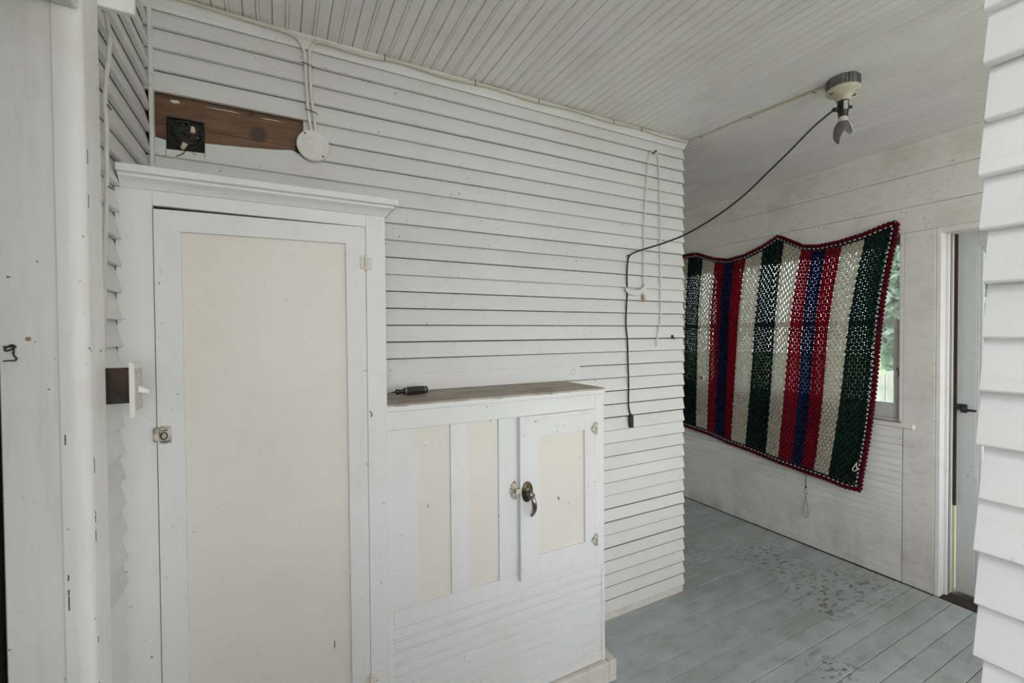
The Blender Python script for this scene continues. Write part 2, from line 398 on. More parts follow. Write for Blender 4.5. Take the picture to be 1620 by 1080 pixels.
for (xa, xb) in ((-.288,-.262),(-.20,-.10),(-.04,.02)):
    za = 2.153+random.uniform(-.001, .006); q = 1 if xa < -.28 else .25
    b.prism([(xa,za),(xa+.3*(xb-xa),za-.006*q),(xb,za-.002*q),(xb-.2*(xb-xa),za+.004*q),(xa+.2*(xb-xa),za+.003*q)], lambda p: (p[0],MY+.0035,p[1]), lambda p: (p[0],MY+.006,p[1]))
b.obj('torn_paint', WALLP, wm)
# flat patch board over the counter, with a round wooden plug
MB().bbox(.297, 1.2539, MY-.0222, MY-.002, 1.2035, 1.2712, .001).obj('patch_board', WALLP, wm)
MB().lathe([(.0165,0),(.0165,.0025),(.0135,.003),(.013,.0015),(0,.0015)], (1.2175, MY-.0222, 1.2423), (0,-1,0), 20).obj('plug', CREAM, wm, True)
# side of the house beyond the corner (faces the window wall)
ws = struct(MB().box(MX1-.10, MX1-.018, MY+.10, BK, 0, CEIL).obj('wall_passage', WALLP), 'house wall round the corner facing the window wall', 'wall')
cs = clap_y(BK-MY-.004, WALLP, 1)
for k in range(37): link('clapboard', cs, ws, (MX1-.018, MY+.002, Z0+k*EXP+.002))
# cove under the ceiling along the main wall
cov = [(0, -.040), (.006, -.040), (.010, -.030), (.019, -.016), (.026, -.010), (.026, 0), (0, 0)]
tr = struct(MB().prism(cov, lambda p: (MX0, MY-.010-p[0], CEIL+p[1]), lambda p: (MX1+.002+p[0]*.3, MY-.010-p[0], CEIL+p[1])).obj('trim_1', WALLP), 'narrow white cove moulding under the ceiling above the clapboards', 'moulding')

# ---------------------------------------------------------------- left wall with the doorway
DJ = 1.09; DH = 2.0136                       # far jamb of the doorway, its head height
wl = struct(MB().box(LX-.03, LX, DJ+.02, MY+.1, 0, CEIL).box(LX-.03, LX, .10, .25, 0, CEIL).box(LX-.03, LX, .25, DJ+.02, DH+.02, CEIL)
            .obj('wall_left', LEFTP), 'white clapboard house wall beside the tall cupboard', 'wall')
cl = clap_y(MY-1.172, LEFTP, 1)
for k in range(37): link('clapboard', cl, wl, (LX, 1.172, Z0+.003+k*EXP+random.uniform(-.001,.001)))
# doorway trim
dt = struct(MB().bbox(-.4277, -.3425, DJ, DJ+.035, 0, DH+.03).obj('trim_2', CASE), 'white door jamb with rusty hook at the left edge', 'door jamb')
prof = [(LX+.002, DJ-.004), (-.336, DJ-.0045), (-.323, DJ-.003), (-.315, DJ+.001), (-.311, DJ+.006), (-.310, DJ+.012), (-.310, DJ+.084), (LX+.002, DJ+.084)]
MB().prism(prof, lambda p: (p[0], p[1], 0), lambda p: (p[0], p[1], DH+.10)).obj('casing_board', CASE, dt, True).data.set_sharp_from_angle(angle=.7)
MB().bbox(LX+.002, -.312, .16, DJ-.006, DH, DH+.10, .004).obj('head_casing', CASE, dt)
MB().bbox(-.44, -.3425, .25, DJ, DH+.004, DH+.03, .002).obj('head_jamb', CASE, dt)
MB().bbox(-.44, -.330, .20, .25, 0, DH+.03).obj('near_jamb', CASE, dt)
random.seed(31)
for (x_, y_) in ((-.3440, DJ-.0046), (-.3102, DJ+.0125)):    # brown cracks where paint has split off along the casing edges
    for _ in range(11):
        z_ = random.choice((random.uniform(.62,1.0), random.uniform(.62,1.75))); l_ = random.uniform(.006,.03)
        MB().bbox(x_-.0008, x_+.0009, y_-.0006, y_+.0009, z_, z_+l_, .0003).obj('paint_crack', STAPLE, dt)
# patched split in the casing
b = MB()
for (z, h) in ((1.085,.0025),(.985,.0025)): b.bbox(-.3095-.012, -.3085, DJ+.004, DJ+.02, z, z+h, .001)
b.obj('paint_ridge', CASE, dt)
struct(MB().box(-2.2, -.441, -.6, DJ+.6, -.02, -.001).box(-2.2,-2.15,-.6,DJ+.6,0,DH+.2).box(-2.2,-.38,DJ+.6,DJ+.65,0,DH+.2).box(-2.2,-.38,-.65,-.6,0,DH+.2).box(-2.2,-.38,-.6,DJ+.6,DH+.2,DH+.25)
       .box(-.50,-.4405,DJ+.002,DJ+.6,0,DH+.2).obj('wall_inside', DARKW), 'dark unlit room seen past the door jamb', 'wall')
struct(MB().bbox(LX+.001, -.2528, 1.176, 1.192, 2.083, 2.14, .002).obj('trim_3', CASE), 'small white block high on the left wall beside the door casing', 'block')
# ---------------------------------------------------------------- near house corner at the right edge
wr = struct(MB().box(RX, RX+.16, -.6, RY1-.004, 0, CEIL).obj('wall_right', NEARP), 'near white clapboard corner at the right edge', 'wall')
NC = [(.0055,.0),(.0155,.0),(.0182,.0008),(.0195,.0026),(.0192,.004),(.0007,.0750),(.0,.0750)]
cr = MB()
nseg = 1
cr.prism(NC, lambda p: (-p[0], -.6, p[1]), lambda p: (-p[0], RY1, p[1])); cr = cr.data('clapboard', NEARP)
random.seed(11)
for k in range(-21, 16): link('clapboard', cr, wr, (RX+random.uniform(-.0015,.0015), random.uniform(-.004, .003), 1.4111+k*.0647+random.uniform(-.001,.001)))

# ---------------------------------------------------------------- window wall
GX = WX+.075                                 # glass plane of the lower sashes
ww = struct(MB().box(WX+.012, WX+.12, 1.178, BK, 0, .88).box(WX+.012, WX+.12, .1, BK, 1.985, CEIL).box(WX+.012, WX+.12, 1.045, 1.178, 0, CEIL).box(WX+.012, WX+.12, 2.27, 2.37, .88, 1.985)
            .box(WX+.012, WX+.12, 3.45, BK, .88, 1.985).box(WX, WX+.12, RB, .14, 0, CEIL).box(WX+.012, WX+.12, .14, 1.045, 1.97, CEIL).obj('wall_window', WINP), 'off-white board wall with the window behind the blanket', 'wall')
bw = .0775
bd = MB().prism(bead_profile(bw), lambda p: (-p[1], 1.180, p[0]), lambda p: (-p[1], BK, p[0])).data('beadboard', BEADP)
k = 0
while k*bw+.004 < .80: link('beadboard', bd, ww, (WX, 0, .004+k*bw)); k += 1
MB().bbox(WX, WX+.012, 1.180, BK, .004+k*bw, .878, .001).obj('beadboard', BEADP, ww)
def wp(y0, y1, z0, z1, name='plank', d=0): MB().bbox(WX-d, WX+.0125, y0, y1, z0, z1, .0012).obj(name, WINP, ww)
wp(1.042, 1.1765, .004, 1.966, 'vertical_plank'); wp(.14, BK, 2.281, CEIL-.001); wp(.14, BK, 2.1065, 2.279); wp(.14, BK, 1.968, 2.1045)
wp(1.1780, 1.196, .906, 1.966, 'vertical_plank'); wp(2.262, 2.378, .906, 1.966, 'vertical_plank'); wp(3.44, BK, .88, 1.966, 'vertical_plank')
MB().prism([(0,0),(.012,0),(.004,-.02),(0,-.024)], lambda p: (WX-p[0], .14, CEIL+p[1]), lambda p: (WX-p[0], BK, CEIL+p[1])).obj('bed_moulding', WINP, ww)
b = MB(); random.seed(5)                      # nail holes in the planks
for (y_, z_) in ((1.19,2.085),(1.17,2.080),(1.09,2.03),(1.19,1.9),(1.62,2.09),(1.59,2.085),(2.1,2.25),(1.75,2.33),(1.45,2.3)):
    b.lathe([(.0028,0),(.0028,.0006)], (WX+.0003, y_, z_), (-1,0,0), 7)
b.obj('nail_hole', HOLE, ww)
def window(n, y0, y1, label):
    root = struct(thing('window_%d' % n, (WX+.05, (y0+y1)/2, .9), label, 'window'), label, 'window')
    zb, zm, zt = .925, 1.47, 1.955
    def sash(x0, x1, z0, z1, sw, rb, rtp):
        s = MB().bbox(x0, x1, y0, y0+sw, z0, z1).bbox(x0, x1, y1-sw, y1, z0, z1).bbox(x0, x1, y0+sw, y1-sw, z0, z0+rb).bbox(x0, x1, y0+sw, y1-sw, z1-rtp, z1).obj('sash', SASH, root)
        MB().box((x0+x1)/2-.0015, (x0+x1)/2+.0015, y0+sw-.004, y1-sw+.004, z0+rb-.004, z1-rtp+.004).obj('pane', GLASS, s)
    sash(WX+.025, WX+.058, zb, zm+.02, .042, .085, .032)
    sash(WX+.060, WX+.092, zm-.012, zt, .030, .032, .04)
    MB().bbox(WX+.012, WX+.118, y0-.006, y0, .88, zt+.03).bbox(WX+.012, WX+.118, y1, y1+.006, .88, zt+.03).bbox(WX+.012, WX+.118, y0, y1, zt, zt+.03).bbox(WX+.012, WX+.14, y0, y1, .882, .922).obj('window_frame', SASH, root)
    return root
w1 = window(1, 1.19, 2.262, 'double-hung sash window at the right of the blanket, mostly covered by it')
w2 = window(2, 2.378, 3.44, 'double-hung sash window wholly behind the left side of the blanket')
hk = MB().tube(spline([(WX+.022,1.213,1.20),(WX+.012,1.212,1.215),(WX+.012,1.207,1.205),(WX+.015,1.204,1.175),(WX+.012,1.209,1.165)],6), .0022, 6).obj('sash_hook', STAPLE, w1, True)
st = thing('window_stool', (WX, 1.9, .88), 'white window sill board with cracked edge under the blanket', 'sill')
MB().bbox(WX-.014, WX+.03, 1.1225, 3.5, .877, .9045, .007).obj('board', WINP, st)
b = MB(); random.seed(8)
for j in range(14):
    y_ = 1.185+j*.02
    b.bbox(WX-.012+random.uniform(0,.006), WX+.028, y_, y_+.021, .9046, .9075+random.uniform(0,.006)*(1 if j < 11 else .5), .001)
b.obj('cracked_wood', wood('cracked_sill_wood', (.20,.15,.10), (.42,.38,.32), (5,1,5), 12), st)
tag(st, 'white window sill board with cracked wood under the blanket', 'sill', kind='structure')

# ---------------------------------------------------------------- storm door at the right
dj = struct(MB().bbox(WX+.002, 3.150, 1.018, 1.0405, 0, 1.968, .003).bbox(3.155, 3.215, 1.006, 1.0405, 0, 1.968, .002).obj('trim_4', CASE), 'worn white jamb of the storm door', 'door jamb')
MB().bbox(WX+.002, 3.234, .14, 1.018, 1.938, 1.9675, .002).obj('head_jamb', CASE, dj)
MB().bbox(3.102, 3.29, .14, 1.04, -.012, .004, .003).obj('threshold', DARKW, dj)
b = MB()
for x_ in (3.168, 3.178, 3.19): b.bbox(x_-.0012, x_+.0012, 1.0045, 1.007, .004, 1.94, .0005)
b.obj('bead_strip', DARKW, dj)
MB().bbox(3.218, 3.232, .999, 1.012, .02, 1.94, .001).obj('stop_strip', plain('aged_stop_paint', (.5,.46,.36), .6), dj)
MB().bbox(3.2155, 3.2225, .992, 1.0055, .48, 1.938, .0005).obj('dark_gap_strip', DARKW, dj)  # shade of the gap between jamb and door, put in as a dark strip
DX = 3.235; D0, D1 = .20, .9985
sd = struct(MB().bbox(DX, DX+.032, D1-.077, D1, .016, 1.943).bbox(DX, DX+.032, D0, D0+.077, .016, 1.943).bbox(DX, DX+.032, D0+.077, D1-.077, 1.875, 1.943).bbox(DX, DX+.032, D0+.077, D1-.077, .016, .08).obj('door_1', STORM),
            'grey-white storm door with glass at the right', 'door')
MB().bbox(DX+.006, DX+.026, D0+.077, D1-.077, .08, .465, .002).obj('kick_panel', STORM, sd)
MB().bbox(DX-.001, DX+.03, D0+.077, D1-.077, .465, .495, .002).obj('rail', STORM, sd)
gf = MB()
for (a_, c_, e) in ((.0765, .086, 0), (.086, .096, .006)):
    gf.bbox(DX+.002+e, DX+.03, D1-c_, D1-a_, .495, 1.875).bbox(DX+.002+e, DX+.03, D0+a_, D0+c_, .495, 1.875)
    gf.bbox(DX+.002+e, DX+.03, D0+c_, D1-c_, 1.875-(c_-.077)*2, 1.875-(a_-.077)*2).bbox(DX+.002+e, DX+.03, D0+c_, D1-c_, .495+(a_-.077), .495+(c_-.077))
gf.bbox(DX+.006, DX+.03, D0+.096, D1-.096, 1.12, 1.14)
gfo = gf.obj('glazing_frame', STORM, sd)
MB().box(DX+.018, DX+.021, D0+.09, D1-.09, .50, 1.86).obj('pane', GLASS, gfo)
lt = MB().bbox(DX-.012, DX, D1-.045, D1-.02, .985, 1.03, .002).bbox(DX-.03, DX-.012, D1-.042, D1-.03, .998, 1.018, .002).bbox(DX-.03, DX-.018, D1-.085, D1-.035, .996, 1.008, .003).bbox(DX-.02,DX,D1-.02,D1+.0,1.0,1.03,.002).obj('latch', BLKP, sd)
MB().prism([(0,.0),(.02,-.012),(.035,.01),(.045,.045),(.02,.06),(-.002,.04)], lambda p: (DX+.0045, D1-.085-p[0], .355+p[1]), lambda p: (DX+.0062, D1-.085-p[0], .355+p[1])).obj('peeled_patch', RUST, sd)
MB().lathe([(.014,0),(.014,.004),(.008,.006)], (DX+.004, D1-.104, .378), (-1,0,0), 12).obj('lock_boss', plain('lock_boss_metal', (.33,.31,.27), .5, .3), sd, True)

struct(MB().box(-3.2, LX-.002, .10, .14, -.36, CEIL).obj('wall_outer', WALLP), 'outer house wall left of the doorway', 'wall')
struct(MB().bbox(RL, RX+.16, YB-.02, YB+.06, -.36, .85, .004).bbox(RX+.16, WX, YB-.02, YB+.06, -.36, .60, .004).obj('wall_light_block', WALLP), 'added low wall out of view that blocks low light', 'wall')  # added out of view to keep low light off the lower walls
# far end of the passage and outer edge of the porch
struct(MB().box(MX1-.1, WX+.12, BK, BK+.08, 0, CEIL).obj('wall_far', WINP), 'plain end wall of the passage', 'wall')

# ---------------------------------------------------------------- tall cupboard
CF = 1.395; BX = (-.345, .295)
tc = thing('tall_cupboard', (-.02, 1.55, 0), 'tall white built-in cupboard with one cream-panelled door and crown moulding', 'cupboard')
MB().box(BX[0], BX[0]+.018, CF+.018, 1.698, 0, 1.80).box(BX[1]-.018, BX[1], CF+.018, 1.698, 0, 1.80).box(BX[0]+.018, BX[1]-.018, 1.685, 1.698, 0, 1.80).box(BX[0]+.018, BX[1]-.018, CF+.03, 1.685, .08, .10).obj('body', CUPP, tc)
MB().bbox(BX[0], -.2730, CF, CF+.018, 0, 1.7835, .001).obj('stile', CUPP, tc)
MB().bbox(.2375, BX[1], CF, CF+.018, 0, 1.7835, .001).obj('stile', CUPP, tc)
MB().bbox(-.2728, .2373, CF, CF+.018, 1.747, 1.7835, .001).obj('rail', CUPP, tc)
MB().bbox(-.2728, .2373, CF, CF+.018, 0, .098, .001).obj('rail', CUPP, tc)
crown = [(0,1.7825),(.004,1.7835),(.008,1.790),(.014,1.797),(.023,1.8035),(.026,1.8045),(.026,1.812),(.0365,1.8135),(.0375,1.816),(.0375,1.830),(.0355,1.832)]
vs_ = []; fs_ = []
for (o, z) in crown: vs_ += [(BX[0]+.012, CF-o, z), (BX[1]+o*.9, CF-o, z), (BX[1]+o*.9, 1.698, z)]
n = len(crown)
for j in range(n-1):
    for q in range(2): fs_.append((3*j+q, 3*j+q+1, 3*j+q+4, 3*j+q+3))
vs_ += [(BX[0]+.012, 1.698, 1.832), (BX[0]+.012, 1.698, 1.7825)]
fs_ += [(3*n-3, 3*n-2, 3*n-1, 3*n), tuple([3*j for j in range(n)]+[3*n, 3*n+1]), tuple([3*j+2 for j in range(n)]+[3*n, 3*n+1])]
fs_.append((0, 1, 2, 3*n+1))
MB().add(vs_, fs_).obj('crown_moulding', CUPP, tc)
df = CF-.004
dr = MB().hexa([(-.2705,df,.10),(-.2155,df,.10),(-.2155,CF+.016,.10),(-.2705,CF+.016,.10),(-.2705,df,1.7375),(-.2155,df,1.7390),(-.2155,CF+.016,1.7390),(-.2705,CF+.016,1.7375)])
dr.hexa([(.183,df,.10),(.2355,df,.10),(.2355,CF+.016,.10),(.183,CF+.016,.10),(.1795,df,1.744),(.2355,df,1.7452),(.2355,CF+.016,1.7452),(.1795,CF+.016,1.744)])
dr.hexa([(-.2155,df+.0003,1.6865),(.1798,df+.0003,1.692),(.1798,CF+.016,1.692),(-.2155,CF+.016,1.6865),(-.2155,df+.0003,1.7390),(.1798,df+.0003,1.744),(.1798,CF+.016,1.744),(-.2155,CF+.016,1.7390)])
dr.box(-.2155, .183, df+.0003, CF+.016, .10, .20)
door = dr.obj('door', CUPE, tc)
MB().box(-.218, .186, CF+.006, CF+.013, .19, 1.70).obj('door_panel', CREAM, door)
h = MB().lathe([(.0042,-.024),(.0046,-.022),(.0046,.022),(.0042,.024)], (.2365, df-.003, 1.637), (0,0,1), 10).bbox(.2365+.002, .2365+.017, CF-.0022, CF, 1.619, 1.655, .0005).bbox(.2365-.017, .2365-.002, df-.0022, df, 1.619, 1.655, .0005)
h.obj('hinge', HINGEW, door, True)
h2 = MB().lathe([(.0042,-.024),(.0046,-.022),(.0046,.022),(.0042,.024)], (.2365, df-.003, .36), (0,0,1), 10).bbox(.2365+.002, .2365+.017, CF-.0022, CF, .342, .378, .0005).bbox(.2365-.017, .2365-.002, df-.0022, df, .342, .378, .0005).obj('hinge', HINGEW, door, True)
la = MB().bbox(-.2785, -.2665, df-.010, CF, 1.158, 1.194, .003).bbox(-.2655, -.242, df-.005, df, 1.152, 1.196, .002).obj('latch', HINGE, door)
MB().tube([(-.2565+.0065*math.cos(t), df-.0065, 1.172+.009*math.sin(t)) for t in [k*2*PI/14 for k in range(15)]], .0014, 6).bbox(-.262,-.250,df-.0058,df-.0045,1.184,1.1865,.0004).bbox(-.2655,-.244,df-.0058,df-.0045,1.157,1.159,.0004).obj('latch_ring', HOLE, la)
MB().tube(spline([(.2425,CF-.001,1.19),(.247,CF-.004,1.185),(.249,CF-.004,1.177),(.245,CF-.003,1.172)],5), .0013, 6).obj('old_hook', STAPLE, tc)
b = MB()
for (x_, z_) in ((.1345,.50),(.1345,.515)): b.tube([(.1345,CF+.0055,.515),(.1355,CF+.0055,.505),(.134,CF+.0055,.492)], .0012, 5)
b.obj('scratch', HOLE, door)

# ---------------------------------------------------------------- low cabinet
LF = 1.415
lc = thing('low_cabinet', (.73, 1.55, 0), 'low white wooden cabinet with cream panels and a bare wood top', 'cabinet')
MB().box(.297, 1.160, LF+.02, 1.698, .03, 1.176).obj('body', CUPP, lc)
fr = lambda x0, x1, z0, z1, nm: MB().bbox(x0, x1, LF, LF+.02, z0, z1, .0008).obj(nm, CUPP, lc)
fr(.297, .395, .5405, 1.1180, 'stile'); fr(.508, .572, .5405, 1.1180, 'stile'); fr(.688, 1.120, .5405, 1.1180, 'stile')
fr(.297, 1.120, 1.1185, 1.1770, 'rail'); fr(.314, 1.120, .4825, .5400, 'rail'); fr(1.1205, 1.1630, .4825, 1.1770, 'corner_stile'); fr(.297, .3135, .09, .5400, 'corner_stile')
MB().bbox(1.1475, 1.1630, LF-.002, LF+.02, .09, .4820, .0008).obj('corner_stile', CUPP, lc)
for (x0, x1) in ((.393,.510),(.570,.690)): MB().box(x0, x1, LF+.007, LF+.013, .538, 1.121).obj('panel', CREAM, lc)
lw = .0785; lb = MB().prism(bead_profile(lw), lambda p: (.3135, LF-p[1], p[0]), lambda p: (1.147, LF-p[1], p[0])).data('beadboard', CUPP)
for k in range(5): link('beadboard', lb, lc, (0, 0, .4825-lw*(k+1)))
MB().bbox(.297, 1.166, LF-.006, 1.696, 1.1772, 1.1955, .002).obj('top_edge', CUPP, lc)
b = MB(); random.seed(2)                      # bare boards with a chewed front edge
xs = [.297+.868*j/44 for j in range(45)]; fy = [LF-.006+random.uniform(0,.003) for _ in xs]; zb_ = [1.1925+random.uniform(-.002,.003) for _ in xs]
for j in range(44):
    b.hexa([(xs[j],fy[j]-.0007,zb_[j]),(xs[j+1],fy[j+1]-.0007,zb_[j+1]),(xs[j+1],1.697,1.194),(xs[j],1.697,1.194),(xs[j],fy[j]-.0007,1.2015),(xs[j+1],fy[j+1]-.0007,1.2015),(xs[j+1],1.697,1.2022),(xs[j],1.697,1.2022)])
b.obj('wood_top', TOPW, lc)
pl = MB().bbox(.297, 1.168, LF-.022, 1.69, 0.002, .088, .003).obj('plinth', PLIN, lc); MB().bbox(1.1685, 1.2085, LF-.022, 1.69, .002, .090, .004).obj('plinth_end', PLIN, lc)
ld = MB()
for (x0, x1, z0, z1) in ((.7650,.8445,.5225,1.1210),(1.0535,1.1060,.5225,1.1210),(.8445,1.0535,1.0435,1.1210),(.8445,1.0535,.5225,.6025)): ld.bbox(x0, x1, LF-.018, LF-.0005, z0, z1, .0006)
ldo = ld.obj('door', CUPP, lc)
lip = MB()
for q in ((.7645,.7675,.522,1.1215),(1.1035,1.1065,.522,1.1215)): lip.bbox(q[0],q[1],LF-.0195,LF-.0005,q[2],q[3],.0006)
MB().bbox(.7640,.7780,LF-.0205,LF-.0178,.5225,1.1210,.0012).bbox(.778,1.106,LF-.0205,LF-.0178,1.108,1.1210,.0012).obj('lip_moulding', CUPE, ldo)
MB().box(.842, 1.056, LF-.010, LF-.004, .600, 1.046).obj('door_panel', CREAM, ldo)
MB().ell((.935, LF-.0102, .795), Vector((.004,0,.002)), Vector((-.003,0,.007)), Vector((0,.0008,0)), 8, 4).obj('stain_chip', plain('stain', (.2,.15,.09), .7), ldo)
def butterfly(z):
    pts = [(0,.0235),(.006,.020),(.010,.022),(.013,.013),(.020,.010),(.0225,.004),(.029,0)]
    poly = [(x, y) for x, y in pts]+[(x, -y) for x, y in pts[::-1][1:]]
    m_ = MB().prism(poly, lambda p: (1.1065+p[0]*.95, LF-.003, z+p[1]), lambda p: (1.1065+p[0]*.95, LF, z+p[1]))
    m_.prism(poly, lambda p: (1.1065-p[0]*.95, LF-.0225, z+p[1]), lambda p: (1.1065-p[0]*.95, LF-.0195, z+p[1]))
    m_.lathe([(.0035,-.024),(.0055,-.023),(.0055,.023),(.0035,.024)], (1.1075, LF-.021, z), (0,0,1), 10)
    o = m_.obj('hinge', HINGE, ldo)
    s_ = MB()
    for (dx, dz) in ((-.012,.010),(-.012,-.010),(-.020,0)): s_.lathe([(.0022,0),(.0022,.0008)], (1.1065+dx, LF-.0222, z+dz), (0,-1,0), 8)
    for (dx, dz) in ((.012,.010),(.012,-.010)): s_.lathe([(.0022,0),(.0022,.0008)], (1.1065+dx, LF-.003, z+dz), (0,-1,0), 8)
    s_.obj('screw', HOLE, o)
butterfly(1.046); butterfly(.603)
hd = MB().lathe([(.0375,0),(.0375,.002),(.034,.0045),(.024,.006),(.022,.009),(.012,.012),(0,.012)], (.792, LF-.0205, .848), (0,-1,0), 28, 1, .62).obj('handle_plate', BRASS, ldo, True)
kb = MB().lathe([(.012,0),(.010,.008),(.008,.016),(.010,.022),(.013,.026),(.011,.031),(0,.033)], (.790, LF-.030, .846), (0,-1,0), 16).tube(spline([(.790,LF-.055,.848),(.791,LF-.062,.838),(.794,LF-.066,.822),(.7965,LF-.064,.800),(.7955,LF-.056,.782),(.792,LF-.048,.770)],6), [.0055+.0040*math.sin(PI*min(1,(j/30)*1.02)) for j in range(31)], 10).obj('lever', NICK, hd, True)
pts = [(0,.036),(-.007,.033),(-.012,.026),(-.016,.025),(-.017,.014),(-.021,.010),(-.021,-.008),(-.017,-.013),(-.016,-.022),(-.011,-.026),(-.006,-.034),(0,-.036),(.006,-.03),(.006,.03)]
MB().prism(pts, lambda p: (.752+p[0], LF-.004, .853+p[1]), lambda p: (.752+p[0], LF, .853+p[1])).bbox(.745,.768,LF-.022,LF-.003,.842,.862,.003).obj('strike_plate', HINGE, lc)

# ---------------------------------------------------------------- screwdriver on the counter
sdv = thing('screwdriver', (.41, 1.585, 1.2025), 'black-handled screwdriver lying on the bare wood cabinet top', 'screwdriver')
ax = Vector((.992, -.03, .02)).normalized(); o_ = Vector((.366, 1.588, 1.2172))
MB().lathe([(.007,0),(.0095,.002),(.0098,.010),(.0075,.018),(.009,.026),(.0142,.034)], o_, ax, 12).lathe([(.0142,.037),(.0155,.05),(.0152,.085),(.0144,.104)], o_, ax, 8).lathe([(.0140,.1065),(.0135,.113),(.010,.116),(0,.1165)], o_, ax, 12).obj('handle', BLKP, sdv, False)
MB().lathe([(.0144,.034),(.0147,.0355),(.0144,.037)], o_, ax, 14).lathe([(.0144,.104),(.0146,.105),(.0142,.1065)], o_, ax, 14).obj('ring', RING, sdv, True)
MB().lathe([(.0028,-.068),(.0030,-.06),(.0030,0)], o_, ax, 8).obj('shaft', CHROME, sdv, True)

# ---------------------------------------------------------------- light switch on the left wall
swt = thing('light_switch', (-.30, 1.235, 1.30), 'white toggle switch plate on a rusty steel box beside the cupboard', 'light switch')
MB().bbox(LX+.002, -.279, 1.206, 1.262, 1.280, 1.353, .002).obj('steel_box', RUST, swt)
kn = MB()
for (x_, z_) in ((-.297,1.302),(-.284,1.302),(-.315,1.336)): kn.lathe([(.003,0),(.003,.0008)], (x_, 1.2062, z_), (0,-1,0), 10)
kn.obj('knockout', HOLE, swt)
MB().prism([(1.199,1.248),(1.271,1.248),(1.271,1.366),(1.199,1.366)], lambda p: (-.279, p[0], p[1]), lambda p: (-.2735, p[0], p[1])).prism([(1.2015,1.2505),(1.2685,1.2505),(1.2685,1.3635),(1.2015,1.3635)], lambda p: (-.2735, p[0], p[1]), lambda p: (-.2715, p[0], p[1])).obj('cover_plate', SWITCH, swt)
MB().bbox(-.2716, -.2704, 1.209, 1.261, 1.262, 1.352, .0005).obj('aged_face', SWIN, swt)
MB().hexa([(-.271,1.230,1.300),(-.271,1.240,1.300),(-.271,1.240,1.314),(-.271,1.230,1.314),(-.252,1.2315,1.2965),(-.252,1.2385,1.2965),(-.252,1.2385,1.3035),(-.252,1.2315,1.3035)]).obj('toggle', SWITCH, swt)
sc_ = MB()
for z_ in (1.337, 1.277): sc_.lathe([(.003,0),(.0025,.001)], (-.2704,1.235,z_), (1,0,0), 8)
sc_.obj('screw', SWITCH, swt)

# ---------------------------------------------------------------- hook and nail on the jamb
jh = thing('hook_and_eye', (-.412, DJ, 1.39), 'small dark wire hook screwed into the white door jamb', 'hook')
MB().tube([(-.4118+.0058*math.cos(t), DJ-.006+.004*math.sin(t), 1.4025+.0050*math.sin(t+.4)) for t in [k*2*PI/16 for k in range(17)]], .0015, 7).tube(spline([(-.406,DJ+.001,1.404),(-.408,DJ-.006,1.405),(-.412,DJ-.011,1.4045),(-.417,DJ-.013,1.4048)],5), .0014, 7).obj('screw_eye', RUST, jh, True)
MB().tube(spline([(-.4062,DJ-.006,1.4035),(-.4066,DJ-.007,1.396),(-.4062,DJ-.008,1.390),(-.4030,DJ-.009,1.3855),(-.4025,DJ-.010,1.3825),(-.4055,DJ-.010,1.3805),(-.4120,DJ-.010,1.3808),(-.4185,DJ-.010,1.3800)],6), .0013, 7).obj('hook_wire', RUST, jh, True)
tag(MB().lathe([(.0040,-.001),(.0040,.0004),(.003,.0012),(0,.0014)], (-.3902, DJ, 1.4178), (0,-1,0), 12).obj('nail', plain('rusty_nail', (.36,.22,.13), .7, second=(.45,.33,.22), scale=90), None, True), 'rusty round nail head in the white door jamb', 'nail')

# ---------------------------------------------------------------- open junction box in the wall gap
jb = thing('junction_box', (-.2475, MY, 2.0), 'open black junction box with loose wires in the wall gap', 'junction box')
bx = MB(); t_ = .0025
bx.box(-.2955,-.2955+t_,MY-.012,MY+.018,2.0,2.098).box(-.2-t_,-.2,MY-.012,MY+.018,2.0,2.098).box(-.2955,-.2,MY-.012,MY+.018,2.0,2.0+t_).box(-.2955,-.2,MY-.012,MY+.018,2.098-t_,2.098).box(-.2955,-.2,MY+.0005,MY+.0035,2.0,2.098)
bx.obj('shell', BLACKM, jb)
MB().tube([(-.2478+.043*math.cos(a),MY-.010,2.049+.043*math.sin(a)) for a in [k*2*PI/24 for k in range(25)]], .0022, 6).obj('rim', WIREB, jb, True)
random.seed(21)
for j in range(9):
    a = random.uniform(0, 2*PI); p = [(-.2478+.036*math.cos(a), MY-.003, 2.049+.036*math.sin(a))]
    for q in range(4): p.append((-.2478+random.uniform(-.032,.032), MY-random.uniform(.004,.018), 2.049+random.uniform(-.034,.034)))
    MB().tube(spline(p, 6), random.uniform(.003,.0048), 7).obj('wire', WIREB, jb, True)
for (x_, z_, dx, dz) in ((-.228,2.066,.0005,-.012),(-.252,2.012,.004,.006)):
    d = Vector((dx,-.004,dz)).normalized(); MB().lathe([(.0055,-.010),(.006,-.008),(.0072,.008),(.0066,.010),(0,.0102)], (x_,MY-.018,z_), d, 12).obj('wire_nut', NUT, jb, True)
MB().lathe([(.004,0),(.003,.003),(0,.004)], (-.2165,MY-.012,2.045), (0,-1,0), 10).obj('screw', NICK, jb, True)
